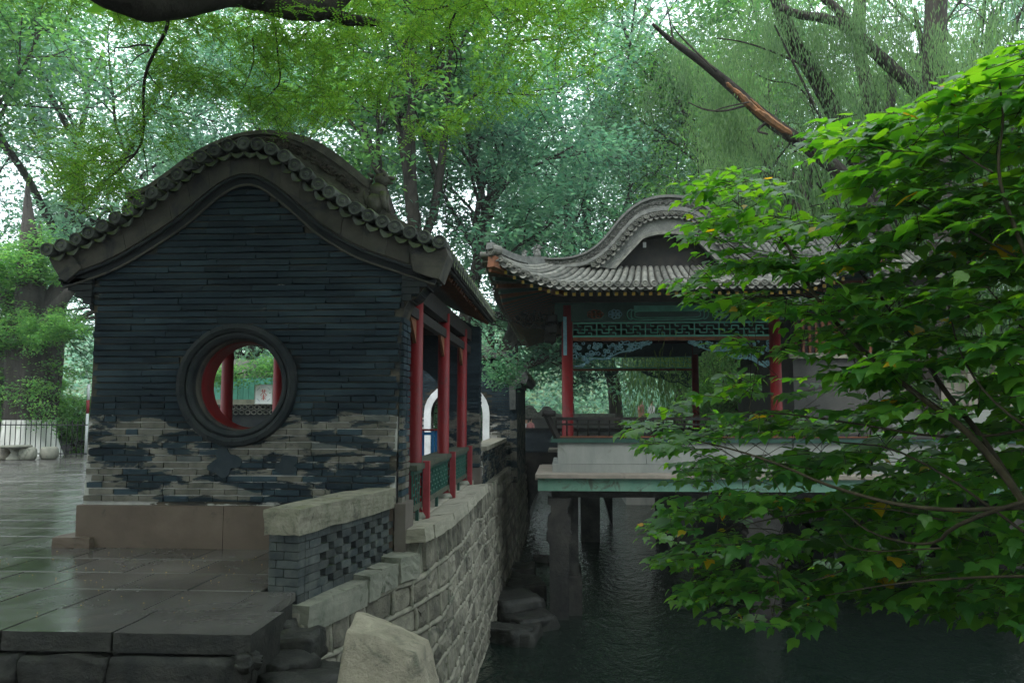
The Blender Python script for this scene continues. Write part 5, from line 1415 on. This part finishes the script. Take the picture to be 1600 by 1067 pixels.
# midrib: base(0), mid(1), tip(2) ; sides
LEAF_PTS = [(0,0,0), (.42,0,-.03), (1.0,0,-.26), (-.05,.20,.02), (.20,.42,.02), (.48,.47,-.07), (.56,.26,-.05), (.78,.16,-.13),
            (-.05,-.20,.02), (.20,-.42,.02), (.48,-.47,-.07), (.56,-.26,-.05), (.78,-.16,-.13)]
LEAF_TRI = [(0,3,4),(0,4,1),(1,4,5),(1,5,6),(1,6,7),(1,7,2),(0,9,8),(0,1,9),(1,10,9),(1,11,10),(1,12,11),(1,2,12)]
def unit(v): return v / (np.linalg.norm(v) + 1e-9)
def grow_tree(seed, H, r0, spec):
    """returns woody MB and twig points for leaves"""
    rg = np.random.default_rng(seed); mb = MB(); tips = []
    def branch(p, d, L, r, lvl):
        n = 5 if lvl < 2 else 3
        pts = [p]; rad = [r]; dirs = []
        for i in range(n):
            d = unit(d + rg.normal(0, spec['wob'], 3) + np.array([0, 0, spec['up'][min(lvl, len(spec['up'])-1)]]))
            p = p + d * L / n; pts.append(p); rad.append(r * (1 - (1-spec['taper']) * (i+1)/n)); dirs.append(d)
        mb.tube([tuple(q) for q in pts], rad, 8 if lvl == 0 else (6 if lvl == 1 else (4 if lvl < 4 else 3)), caps=False)
        if lvl >= spec['lv'] - 1:
            for q in pts[1:]: tips.append((q, d))
        if lvl >= spec['lv']: return
        k = spec['kids'][min(lvl, len(spec['kids'])-1)]
        az = rg.random()*6.28
        for j in range(k):
            t = spec['start'][min(lvl, len(spec['start'])-1)]; t = t + (1-t)*(j+rg.random()*.8)/k; t = min(t, 1.0); x = t*n; i = min(int(x), n-1)
            q = pts[i] + (pts[i+1]-pts[i])*(x-i); dd = dirs[i]
            az += 2.4 + rg.normal(0, .3); ang = R(spec['ang'][min(lvl, len(spec['ang'])-1)] * rg.uniform(.75, 1.25))
            a = unit(np.cross(dd, [0.2, .3, .9])); b = np.cross(dd, a)
            nd = dd*math.cos(ang) + (a*math.cos(az) + b*math.sin(az))*math.sin(ang)
            branch(q, nd, L*spec['ratio']*rg.uniform(.75, 1.2), max(.012, r*(1-(1-spec['taper'])*t)*.62), lvl+1)
        
    branch(np.zeros(3), np.array([spec.get('lean', 0), 0, 1.0]), H*spec['trunk'], r0, 0)
    return mb, tips
def crown_leaves(seed, tips, n, size, spread, mat, name, droop=0.2, flatk=.5, shape='rhomb', hang=False, wl=0.5):
    rg = np.random.default_rng(seed); P0 = np.array([t[0] for t in tips]); D0 = np.array([t[1] for t in tips])
    wgt = np.exp(rg.normal(0, 1.0, len(P0))); idx = rg.choice(len(P0), n, p=wgt/wgt.sum())
    off = rg.normal(0, 1, (n, 3)) * spread
    C = P0[idx] + off
    if hang: C[:, 2] -= rg.random(n)**.8 * hang
    az = rg.random(n)*2*math.pi
    U = np.stack([np.cos(az), np.sin(az), rg.normal(-.25, .3, n)], 1) + D0[idx]*.5
    if hang: U = np.stack([np.cos(az)*.25, np.sin(az)*.25, -np.ones(n)], 1)
    Nn = np.stack([rg.normal(0, flatk, n), rg.normal(0, flatk, n), np.ones(n)], 1)
    if hang: Nn = np.stack([np.cos(az+1.5), np.sin(az+1.5), rg.normal(0, .3, n)], 1)
    L = size*rg.uniform(.7, 1.3, n)
    return leaf_mesh(name, C, U, Nn, L, L*wl*rg.uniform(.8, 1.2, n), mat, shape, droop)
SP = {
 'tall':  dict(lv=4, wob=.10, up=[.05,.10,.04,0,-.02], taper=.6, kids=[5,4,4,4], start=[.45,.35,.3,.2], ang=[32,40,45,50], ratio=.58, trunk=.62),
 'broad': dict(lv=4, wob=.14, up=[.03,.05,.0,-.02], taper=.6, kids=[6,4,4,4], start=[.30,.3,.25,.2], ang=[52,45,45,50], ratio=.62, trunk=.50),
 'bush':  dict(lv=4, wob=.15, up=[.03,.05,.0,-.03], taper=.6, kids=[7,5,4,4], start=[.12,.25,.2,.2], ang=[58,48,45,50], ratio=.60, trunk=.55),
}
PROT = {}
def proto(key, seed, H, r0, sp, n, size, spread, mat, **k):
    wb, tips = grow_tree(seed, H, r0, SP[sp])
    PROT[key] = (wb.mesh('trunk', M['bark']), crown_leaves(seed + 50, tips, n, size, spread, M[mat], 'crown', **k), H)
proto('tall_a', 1, 14, .24, 'tall', 26000, .165, (.38,.38,.20), 'teal')
proto('tall_b', 2, 14, .26, 'tall', 26000, .165, (.38,.38,.20), 'mid')
proto('broad_a', 3, 11, .26, 'broad', 28000, .155, (.34,.34,.16), 'teal')
proto('broad_b', 4, 11, .26, 'broad', 28000, .155, (.34,.34,.16), 'mid')
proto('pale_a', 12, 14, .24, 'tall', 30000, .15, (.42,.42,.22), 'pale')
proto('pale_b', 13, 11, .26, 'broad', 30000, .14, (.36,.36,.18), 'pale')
proto('old_crown', 15, 5, .1, 'bush', 7000, .20, (.3,.3,.14), 'mid')
proto('bush_a', 5, 6.5, .12, 'bush', 24000, .14, (.24,.24,.10), 'teal')
proto('bush_b', 6, 6.5, .12, 'bush', 24000, .14, (.24,.24,.10), 'mid')
proto('willow', 8, 12, .28, 'broad', 60000, .17, (.12,.12,.2), 'willow', hang=2.6, wl=.16)
def tree(key, px, base_py, Y, s, rz, label, cat='tree', group='trees around the garden', z=None, name=None, sz=None):
    p = P(px, 640, Y); z = -.3 if z is None else z
    names = {'tall': 'tall_tree', 'pale': 'pale_tree', 'broa': 'spreading_tree', 'bush': 'leafy_shrub', 'will': 'willow_tree'}
    o = empty(name or names[key[:4]], (p[0], Y, z), label, cat, group)
    o.rotation_euler = (0, 0, rz); s *= {'tall': 1.45, 'pale': 1.5, 'broa': 1.5, 'will': 1.35}.get(key[:4], 1.0); o.scale = (s, s, sz or s)
    for nm, me in (('trunk', PROT[key][0]), ('crown', PROT[key][1])):
        c = bpy.data.objects.new(nm, me); col.objects.link(c); c.parent = o; c['kind'] = 'thing'
        del c['kind']
    return o
T = [
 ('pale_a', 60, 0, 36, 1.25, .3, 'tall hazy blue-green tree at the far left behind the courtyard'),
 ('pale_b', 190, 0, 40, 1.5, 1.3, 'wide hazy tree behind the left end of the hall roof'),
 ('tall_b', -60, 0, 33, 1.1, 2.3, 'tree cut by the left edge of the view'),
 ('broad_a', 20, 0, 30, .82, 4.0, 'mid-height bluish tree above the ancient trunk'),
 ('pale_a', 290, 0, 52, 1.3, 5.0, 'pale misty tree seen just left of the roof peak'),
 ('tall_a', 545, 0, 38, 1.05, .9, 'slim tree right of the roof peak, left of the forked trunks'),
 ('tall_b', 655, 0, 34, 1.12, 2.2, 'forked slender tree rising behind the ridge beast'),
 ('tall_a', 700, 0, 37, 1.12, 4.4, 'second slender forked tree in the middle gap'),
 ('broad_a', 735, 0, 40, 1.22, 1.9, 'spreading tree behind the gap between hall and pavilion'),
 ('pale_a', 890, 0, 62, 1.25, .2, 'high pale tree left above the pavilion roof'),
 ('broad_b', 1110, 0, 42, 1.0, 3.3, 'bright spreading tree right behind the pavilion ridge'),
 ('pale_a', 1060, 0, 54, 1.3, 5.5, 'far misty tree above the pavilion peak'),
 ('broad_a', 1130, 0, 42, 1.2, 2.8, 'broad tree behind the leaning willow limb'),
 ('bush_a', 610, 0, 27, 1.0, .5, 'dark teal shrub behind the hall eave and beast'),
 ('bush_a', 695, 0, 28.5, .82, 2.6, 'leafy shrub filling the gap above the hall eave'),
 ('bush_b', 85, 0, 27.5, .80, 3.0, 'bright green shrub hanging round the ancient trunk'),
 ('bush_b', 115, 0, 29, .62, 5.1, 'lower green shrub between ancient trunk and hall wall'),
 ('bush_b', 375, 0, 26, .50, 2.0, 'hedge-like green shrub behind the tea sign'),
 ('bush_b', 440, 0, 27, .62, 4.2, 'green shrub behind the fence, right part of the moon window view'),
 ('broad_b', 395, 0, 44, 1.0, .4, 'hazy green tree seen through the moon window'),
 ('willow', 1175, 0, 58, 1.6, 3.8, 'paler willow far back beside the pavilion roof'),
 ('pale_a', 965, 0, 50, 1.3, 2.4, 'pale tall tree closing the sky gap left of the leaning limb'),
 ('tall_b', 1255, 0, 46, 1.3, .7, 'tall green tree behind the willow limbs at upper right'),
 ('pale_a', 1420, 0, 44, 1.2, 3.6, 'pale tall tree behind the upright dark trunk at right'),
 ('willow', 1290, 0, 30, 1.25, .8, 'drooping willow behind the leaning broken limb'),
 ('willow', 1470, 0, 27, 1.3, 2.1, 'willow at the upper right corner behind dark trunks'),
 ('broad_b', 1400, 0, 33, 1.05, 5.2, 'green tree between the two dark trunks at the right'),
 ('bush_b', 1330, 0, 27, .9, 1.7, 'shrub behind the grey building and the leaves'),
 ('bush_a', 1560, 0, 26, 1.1, .1, 'dark shrub at the right edge behind the balustrade'),
 ('bush_b', 1180, 0, 32, .8, 3.1, 'shrub behind the right half of the pavilion'),
]
for t in T: tree(*t)
for nm, dx_, dz_, s_ in (('crown', 0, 3.2, .62), ('crown', 1.6, 3.6, .5), ('crown', -1.8, 3.9, .6), ('crown', .3, 5.2, .8)):
    c = bpy.data.objects.new(nm, PROT['old_crown'][1]); col.objects.link(c); c.parent = old; c.location = (dx_, -1.0, dz_ - .4); c.scale = (s_*.9, s_*.9, s_*.75); c.rotation_euler = (0, 0, dx_)
# understorey in the moon window
for k, (px, Y, s) in enumerate([(360, 18.6, .22), (385, 18.9, .2), (412, 18.6, .22), (440, 18.8, .22)]):
    tree('bush_b', px, 0, Y, s, k*1.9, ['low clipped shrub at the left in the moon window', 'low shrub below the left edge of the tea sign', 'low shrub right under the tea sign', 'low shrub at the right rim in the moon window'][k], 'shrub', 'low shrubs before the green fence', z=-.75, name='low_shrub')
# climbing foliage over the hall/gate eave, and vine arch over the fence
def spray_mass(seed, centres, n, size, spread, mat, name, label, cat):
    tips = [(np.array(c), np.array([0, 0, -.2])) for c in centres]
    me = crown_leaves(seed, tips, n, size, spread, M[mat], name, flatk=.6)
    root = empty(name, centres[0], label, cat)
    link('foliage', me, root)
    sm = MB()
    for a, b in zip(centres[:-1], centres[1:]): sm.tube([a, b], .02, 4)
    sm.build('stem', M['bark2'], root)
spray_mass(5, [P(x, y, 18.5) for x, y in [(760,530),(775,548),(788,560),(800,575),(785,590),(770,575),(745,545),(720,535)]], 1500, .10, (.22,.2,.13), 'teal', 'eave_creeper', 'green creeper hanging over the gate house eave', 'creeper')
spray_mass(6, [P(x, y, 19.6) for x, y in [(330,590),(350,588),(370,585),(390,580),(410,576),(430,570),(450,575),(470,572)]], 4200, .09, (.35,.25,.14), 'mid', 'fence_vine', 'leafy vine arching along the top of the green fence', 'vine')
# woodland and hill behind everything
hv = MB(); nx, ny = 60, 14; vs = []
for i in range(nx+1):
    for j in range(ny+1):
        x = -160 + 320*i/nx; y = 85 + 9*j; z = -1 + 26*(j/ny)**.8 * (1 + .25*math.sin(x*.03+1)) + 2*mnoise.noise(Vector((x*.06, y*.06, 0)))
        vs.append((x, y, z if j else -3))
hv.add(vs, [(i*(ny+1)+j, (i+1)*(ny+1)+j, (i+1)*(ny+1)+j+1, i*(ny+1)+j+1) for i in range(nx) for j in range(ny)], True)
M['hill'] = surf('hill_green', (0.05,0.09,0.04), (0.09,0.13,0.05), .3, .9, .5, .5, 1.0)
tag(hv.build('hill', M['hill']), kind='structure')
rg = np.random.default_rng(9)
cl = [(np.array([rg.uniform(-75, 60), rg.uniform(58, 84), 0.]) + np.array([0, 0, rg.uniform(0.5, 9)]), np.array([0,0,0.])) for _ in range(420)]
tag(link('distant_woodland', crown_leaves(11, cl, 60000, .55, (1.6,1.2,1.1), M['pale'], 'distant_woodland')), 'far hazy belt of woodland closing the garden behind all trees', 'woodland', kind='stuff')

# ---- right: old willow with leaning broken limb
wY = 17.5
def pl(pts, Y0, Y1):
    n = len(pts); return [P(x, y, Y0 + (Y1-Y0)*i/(n-1)) for i, (x, y) in enumerate(pts)]
ow = empty('old_broken_willow', P(1470, 690, 19), 'old dark willow with leaning torn orange limb rising above the right leaves', 'tree')
mb = MB()
def limb(pts, r0, r1, Y0, Y1, n=9, mbx=None):
    q = smooth(pl(pts, Y0, Y1), 2); m = len(q); rr = [(r0 + (r1-r0)*i/(m-1))*(1 + .12*mnoise.noise(Vector((i*.9, r0*50, 0)))) for i in range(m)]
    (mbx or mb).tube(q, rr, n)
limb([(1470,700),(1440,560),(1400,400),(1335,285),(1270,235),(1200,188),(1150,142),(1115,112),(1075,82),(1046,62),(1020,38)], .25, .03, 20, 16)
limb([(1450,600),(1470,400),(1462,200),(1460,90),(1462,0),(1465,-90)], .34, .24, 20, 19.5)
limb([(1455,170),(1420,130),(1370,85),(1330,45),(1290,28),(1250,25),(1220,12)], .17, .08, 19, 18)
limb([(1330,45),(1315,20),(1290,0),(1270,-20)], .12, .08, 18.4, 18.2)
limb([(1400,420),(1345,260),(1305,180),(1270,110),(1235,60),(1215,0),(1200,-60)], .24, .15, 20.5, 18)
limb([(1430,430),(1378,220),(1355,140),(1340,70),(1345,-30)], .24, .16, 23, 22)
limb([(1378,190),(1395,160),(1392,115)], .13, .11, 22, 22)
limb([(1270,110),(1240,95),(1205,80),(1160,65),(1120,60)], .035, .012, 18, 17.5, 5); limb([(1275,170),(1245,110),(1225,70),(1210,40)], .035, .02, 18, 17.5, 5)
limb([(1165,165),(1130,175),(1100,172),(1075,160)], .03, .012, 17, 16.7, 5); limb([(1120,112),(1065,60),(1050,40)], .03, .01, 16.5, 16.3, 5); limb([(1052,68),(1048,40),(1040,0)], .03, .008, 16.2, 16, 5)
limb([(1200,190),(1180,205),(1200,210)], .04, .02, 17, 16.8, 5); limb([(1170,160),(1130,168),(1110,176),(1085,165)], .02, .008, 16.6, 16.4, 4)
limb([(1285,190),(1262,150),(1240,130),(1205,128),(1180,115)], .03, .01, 18.5, 18, 5); limb([(1340,430),(1275,190),(1262,150)], .02, .012, 18.8, 18.6, 4)
mb.build('limbs', M['bark'], ow)
dw = MB()
for pts, r_, o_ in [([(1236,213),(1215,202),(1196,188),(1180,176)], .085, -.07), ([(1200,196),(1180,178),(1163,162),(1152,150)], .075, -.08), ([(1172,166),(1155,152),(1142,142),(1134,134)], .05, -.06), ([(1222,205),(1195,185),(1170,160)], .03, -.13)]:
    q = smooth(pl(pts, 17.3, 16.7), 2); m = len(q)
    dw.tube([(x + .02*mnoise.noise(Vector((i, r_*9, 0))), y + o_, z + .03 + .03*mnoise.noise(Vector((i*.7, r_*5, 3)))) for i, (x, y, z) in enumerate(q)], [r_*(max(.08, math.sin(math.pi*(i+.4)/m)))**.6*(1 + .35*mnoise.noise(Vector((i*1.3, r_*30, 0)))) for i in range(m)], 6, smooth=False)
dw.build('torn_wood', M['deadwood'], ow)
wt = []
for pts in [[(1040,60),(1100,100),(1200,180)], [(1220,20),(1290,30),(1350,70)], [(1240,80),(1290,150)], [(1350,0),(1380,150)], [(1460,20),(1500,120)], [(1100,60),(1180,60)], [(1120,110),(1180,230)],[(1180,10),(1300,60)]]:
    for k in range(90):
        t = random.random()*(len(pts)-1); i = int(t); u = t - i; x = pts[i][0]*(1-u)+pts[i+1][0]*u + random.gauss(0, 42); y = pts[i][1]*(1-u)+pts[i+1][1]*u + random.gauss(0, 38)
        wt.append((np.array(P(x, y, random.uniform(17.5, 21))), np.array([0,0,0.])))
link('crown', crown_leaves(77, wt, 36000, .12, (.14,.14,.12), M['willow'], 'crown', hang=1.0, wl=.18), ow)

# ---- overhanging locust tree: heavy limb top left with hanging sprays
oh = empty('overhanging_locust', (-6.5, 1.0, -.6), 'great locust limb crossing the top left corner with fine hanging sprays', 'tree')
mb = MB()
limb([(-500,-900),(-150,-380),(30,-120),(130,-40),(195,-2),(250,10),(320,-6),(370,-14),(430,6),(480,18),(520,12),(560,-40)], .19, .09, 5.2, 7.8, 12)
limb([(500,14),(540,32),(575,34),(592,37)], .085, .03, 7.5, 7.7, 7); limb([(500,14),(525,5),(530,-20)], .10, .08, 7.5, 7.6, 7)
mb.tube([(-6.6, .8, -.6), (-6.3, 1.1, 1.5), P(-500, -900, 5.2)], [.50, .40, .24], 12)
# bare hanging twigs
for pts, r_ in [([(262,20),(262,45),(245,75),(228,110),(223,150),(226,200),(218,235),(190,262),(160,287)], .022), ([(235,72),(215,70),(195,76),(178,74),(180,86)], .012), ([(232,80),(215,88),(203,102)], .010), ([(228,110),(240,128),(252,140),(245,160)], .008),
   ([(224,190),(205,200),(192,212)], .008), ([(224,232),(230,262),(231,284)], .007), ([(212,240),(180,256),(150,250),(128,252)], .009), ([(205,246),(190,275)], .006), ([(712,20),(700,45),(708,70),(716,95),(709,118)], .012), ([(705,60),(690,80),(680,100)], .007), ([(709,70),(722,85),(718,110),(740,125)], .007),
   ([(745,-20),(760,12),(785,38)], .012), ([(700,10),(660,20),(620,-10)], .012), ([(395,60),(398,95),(385,130),(372,150)], .010), ([(430,40),(434,90),(440,130),(420,150),(400,165)], .010), ([(620,-20),(634,8),(645,22)], .01)]:
    limb(pts, r_, r_*.35, 7.2, 7.6, 5)
mb.build('limbs', M['bark'], oh)
# leaf sprays: pinnate leaves hanging from many small points, density by region
regs = [((60,200),(200,300),50,.9), ((90,230),(190,320),45,1), ((190,60),(290,230),45,1), ((230,10),(430,60),45,1), ((345,30),(440,190),75,1), ((430,60),(545,185),85,1), ((400,-20),(560,70),50,1), ((545,-20),(860,60),90,1), ((600,40),(700,120),25,1), ((740,60),(840,170),28,1), ((640,170),(720,210),12,1), ((250,90),(330,150),26,1), ((0,-40),(1000,5),110,1), ((180,-10),(260,40),30,1), ((560,90),(600,150),20,1), ((850,0),(930,120),30,1)]
rg = np.random.default_rng(21); tw = MB(); lc, lu, ln_, ll = [], [], [], []
tips = []
for (x0, y0), (x1, y1), n, _ in regs:
    for k in range(n):
        tips.append(P(rg.uniform(x0, x1), rg.uniform(y0, y1), rg.uniform(6.6, 9.4)))
# unseen crown above and behind the camera, added and thickened for shade
for k in range(900):
    tips.append((rg.uniform(-10, 1.0), rg.uniform(-8, 8), rg.uniform(6.2, 9.4)))
for ti, t in enumerate(tips):
    t = np.array(t); big = ti >= len(tips) - 900
    for q in range(7 if not big else 3):
        az = rg.random()*6.28; el = rg.uniform(-.9, .25); d = np.array([math.cos(az)*math.cos(el), math.sin(az)*math.cos(el), math.sin(el)])
        b = t + rg.normal(0, .06 if not big else .3, 3); L = rg.uniform(.12, .22) if not big else .5
        if not big and q < 2: tw.tube([tuple(b), tuple(b + d*L*.5 + np.array([0,0,-.005])), tuple(b + d*L + np.array([0,0,-.03]))], [.003, .0025, .0015], 3, caps=False)
        side = unit(np.cross(d, [0, 0, 1.]) + 1e-6); m = 7 if not big else 4
        for j in range(m):
            u = (j+.7)/m
            for s in (-1, 1):
                lc.append(b + d*L*u + side*s*(.018 if not big else .1) + np.array([0, 0, -.03*u*u])); lu.append(side*s + d*.5 + rg.normal(0, .18, 3)); ln_.append(np.array([0, 0, 1]) + rg.normal(0, .3, 3)); ll.append(rg.uniform(.026, .040) if not big else rg.uniform(.20, .30))
tw.build('twigs', M['bark'], oh)
ll = np.array(ll); print('locust leaflets', len(ll))
link('crown', leaf_mesh('crown', np.array(lc), np.array(lu), np.array(ln_), ll, ll*.5, M['fine']), oh)

# ---- the broad-leaved shrub hanging over the water at the right
sh = empty('mulberry_tree', (4.4, 4.2, -.62), 'broad-leaved tree leaning over the water at the right with layered green sprays', 'tree')
mb = MB(); skel = []
def br_(pts, r0, r1, Y0, Y1):
    q = smooth(pl(pts, Y0, Y1), 2); m = len(q); mb.tube(q, [(r0 + (r1-r0)*i/(m-1))*.62 for i in range(m)], 6)
    skel.extend([np.array(p) for p in resample(q, step=.08)]) 
br_([(1640,840),(1523,679),(1435,619),(1337,540),(1270,461),(1225,371),(1187,345),(1142,311)], .045, .008, 5.4, 7.4)
br_([(1270,461),(1210,424),(1150,390),(1105,356)], .014, .006, 6.9, 7.5); br_([(1259,462),(1202,463),(1142,465),(1075,475)], .013, .006, 6.8, 7.3)
br_([(1640,860),(1550,700),(1469,604),(1435,540),(1405,506),(1367,450),(1337,420),(1290,360)], .04, .008, 5.6, 7.2)
br_([(1640,430),(1525,367),(1442,322),(1390,290)], .016, .006, 5.3, 6.4); br_([(1660,600),(1640,480),(1592,375),(1555,270),(1570,187),(1560,120)], .03, .008, 4.9, 5.5); br_([(1551,270),(1487,232),(1465,187)], .012, .005, 5.3, 5.8); br_([(1487,232),(1400,240),(1320,215)], .010, .005, 5.7, 6.3)
br_([(1680,760),(1492,816),(1460,856),(1360,836),(1312,792)], .03, .006, 5.2, 6.4); br_([(1470,856),(1332,864),(1308,828)], .01, .005, 5.8, 6.4); br_([(1640,790),(1450,800),(1304,764),(1216,724),(1140,700),(1068,684)], .03, .006, 5.3, 6.7); br_([(1492,816),(1360,788),(1232,804),(1120,830)], .012, .005, 6.0, 6.9)
br_([(1660,700),(1560,640),(1500,560),(1480,470)], .02, .006, 5.0, 5.9); br_([(1680,900),(1540,900),(1400,910),(1290,930)], .02, .006, 5.2, 6.5); br_([(1380,860),(1300,900),(1180,930),(1110,925)], .012, .004, 6.3, 6.9); br_([(1660,660),(1500,690),(1330,660),(1180,640),(1040,655)], .02, .005, 5.6, 7.0); br_([(1640,560),(1560,470),(1500,400)], .015, .005, 5.2, 6.0)
br_([(1640,860),(1420,700),(1300,690)], .02, .006, 5.4, 6.4)
mb.tube([P(1640, 850, 5.45), (4.3, 4.7, .1), (4.4, 4.2, -.7)], [.05, .10, .14], 8)
outline_sh = [(1262,205),(1300,182),(1350,185),(1400,170),(1450,160),(1470,115),(1540,85),(1600,55),(1760,40),(1760,980),(1600,975),(1450,955),(1375,935),(1290,965),(1180,975),(1110,965),(1062,940),(1050,890),(1020,845),(995,800),(1060,765),(1075,730),(1010,700),(962,660),(1050,632),(1120,600),(1150,560),(1125,535),(1180,500),(1130,478),(1025,465),(1060,432),(1120,420),(1075,385),(1066,345),(1085,290),(1110,252),(1190,262),(1230,300),(1280,330),(1330,300),(1290,250)]
gaps = [(1235,560,70,55,.75), (1490,600,60,35,.6), (1260,320,40,30,.6), (1190,520,50,25,.5), (1440,690,60,25,.6), (1310,620,70,40,.5)]
skel_a = np.array(skel); rg = np.random.default_rng(33)
LC, LU, LN, LL = [], [], [], []; tws = MB(); tries = 0; sprays = 0
NS = 2000
while sprays < NS and tries < 20000:
    tries += 1
    px = rg.uniform(950, 1740); py = rg.uniform(50, 985)
    if not inside(outline_sh, px, py): continue
    if any(((px-gx_)/a_)**2 + ((py-gy_)/b_)**2 < 1 and rg.random() < pr_ for gx_, gy_, a_, b_, pr_ in gaps): continue
    # sprays grow in layers: keep only near wavy tiers
    tier = math.sin((py + .28*(px-1300) + 24*math.sin(px*.013)) / 62 * 2*math.pi)
    if tier < -.05 and rg.random() < .88: continue
    base = 7.4 - (px - 1000)/600*1.6; Yd = base + rg.uniform(-.7, 1.2) + (.5 if py > 640 and px > 1250 else 0)
    tip = np.array(P(px, py, Yd)); d2 = ((skel_a - tip)**2).sum(1); j = int(np.argmin(d2)); st = skel_a[j]
    if d2[j] > 1.6: continue
    sprays += 1; skel_a = np.vstack([skel_a, tip[None], ((tip+st)/2)[None]]) if d2[j] < .6 else skel_a
    d = tip - st; L = np.linalg.norm(d); az0 = math.atan2(d[1], d[0]) if L > .1 else rg.random()*6.28
    # final twig direction: outwards and mostly level
    fd = unit(np.array([-.8 + rg.normal(0, .55), -.25 + rg.normal(0, .6), rg.normal(.02, .13)]))
    tl = rg.uniform(.28, .5); s0 = tip - fd*tl*.6
    mid1 = (st + s0)/2 + np.array([0, 0, .03*L])
    if d2[j] > .03: tws.tube([tuple(st), tuple(mid1), tuple(s0)], [.0035, .003, .003], 4, caps=False)
    pts = [s0 + fd*tl*t + np.array([0, 0, -.10*t*t*tl]) for t in np.linspace(0, 1, 5)]; tws.tube([tuple(q) for q in pts], [.004, .0035, .003, .0025, .002], 3, caps=False)
    side = unit(np.cross(fd, [0, 0, 1.])); nl = int(rg.integers(6, 10))
    for k in range(nl):
        t = (k+.5)/nl; s = 1 if k % 2 else -1
        if k == nl-1: s = 0
        c = s0 + fd*tl*t + np.array([0, 0, -.10*t*t*tl]); u = side*s*rg.uniform(.7, 1.1) + fd*rg.uniform(.35, .8) + np.array([0, 0, rg.normal(-.10, .14)])
        u = unit(u); size = rg.uniform(.060, .128) * (.8 + .5*math.sin(math.pi*min(1, t*1.1))) * (1.25 if px > 1250 else 1.0)
        LC.append(c + u*.03); LU.append(u); LN.append(np.array([rg.normal(0, .22), rg.normal(-.12, .22), 1.])); LL.append(size)
tws.build('twigs', M['bark2'], sh); mb.build('branches', M['bark2'], sh)
LC = np.array(LC); LU = np.array(LU); LN = np.array(LN); LL = np.array(LL); print('broad leaves', len(LL), 'sprays', sprays)
dist = LL / np.linalg.norm(LC - np.array([0, 0, CAMZ]), axis=1)
v = LC - np.array([0, 0, CAMZ]); ipx = 800 + FPX * (v @ _rv) / (v @ _fv); dist[ipx > 1590] = 0
order = np.argsort(-dist); big = order[:290]; rest = order[290:]
yel = rest[rg.random(len(rest)) < .006]; rest = np.setdiff1d(rest, yel)
# one leaf mesh shared by the nearest 290, each placed on its own
lm = leaf_mesh('leaf', np.zeros((1, 3)), np.array([[1., 0, 0]]), np.array([[0, 0, 1.]]), np.array([1.]), np.array([1.0]), M['leaf'], 'broad')
for i in big:
    U = unit(LU[i]); S = unit(np.cross(U, LN[i])); Q = np.cross(S, U); m = Matrix(((U[0], S[0], Q[0]), (U[1], S[1], Q[1]), (U[2], S[2], Q[2])))
    # mesh frame: along +x, side = cross(u, n) = -y
    m = Matrix(((U[0], -S[0], Q[0]), (U[1], -S[1], Q[1]), (U[2], -S[2], Q[2])))
    s_ = float(LL[i]); link('leaf', lm, sh, tuple(LC[i]), m.to_euler(), (s_, s_, s_))
tag(link('leaves', leaf_mesh('leaves', LC[rest], LU[rest], LN[rest], LL[rest], LL[rest]*rg.uniform(.85, 1.1, len(rest)), M['leaf'], 'broad'), sh), kind='stuff')
tag(link('yellow_leaves', leaf_mesh('yellow_leaves', LC[yel], LU[yel], LN[yel]*np.array([1, 1, .4]), LL[yel]*.8, LL[yel]*.6, M['leafyellow'], 'broad'), sh), kind='stuff')

# ---- unseen trees added behind and beside the viewer to shade the place
for k, (x, y, s, key) in enumerate([(5, -8, 1.5, 'broad_b'), (-5, -9, 1.5, 'broad_a'), (12.5, 9, 1.1, 'broad_b'), (-14, 1, 1.2, 'broad_a'), (15, 1, 1.0, 'broad_a'), (0, -16, 1.6, 'tall_b'), (-11, -13, 1.5, 'broad_b'), (10, -14, 1.5, 'tall_a')]):
    o = empty('added_shade_tree', (x, y, -.8 if x > 4 else -.6), ['unseen spreading tree added for shade right behind the viewer', 'unseen spreading tree added for shade left behind the viewer', 'tree added for shade on the right bank beside the broad-leaved tree', 'unseen tree added for shade at the left of the steps', 'unseen tree added for shade on the right bank beyond the view', 'unseen tall tree added for shade far behind the viewer', 'unseen broad tree added for shade far behind on the left', 'unseen tall tree added for shade far behind on the right'][k], 'tree', 'trees added outside the view for shade')
    o.scale = (s, s, s); o.rotation_euler = (0, 0, k*1.3)
    for nm, me in (('trunk', PROT[key][0]), ('crown', PROT[key][1])):
        c = bpy.data.objects.new(nm, me); col.objects.link(c); c.parent = o
# ================================================================= HAZE
hm = bpy.data.materials.new('haze'); hm.use_nodes = True; ht = hm.node_tree; ht.nodes.clear()
ho = ht.nodes.new('ShaderNodeOutputMaterial'); hp = ht.nodes.new('ShaderNodeVolumePrincipled'); hp.inputs['Color'].default_value = (.86, .95, .93, 1); hp.inputs['Density'].default_value = HAZE; hp.inputs['Anisotropy'].default_value = .2
ht.links.new(hp.outputs[0], ho.inputs['Volume'])
if HAZE: tag(MB().box((-190, -40, -4), (190, 230, 48)).build('haze', hm), kind='stuff')
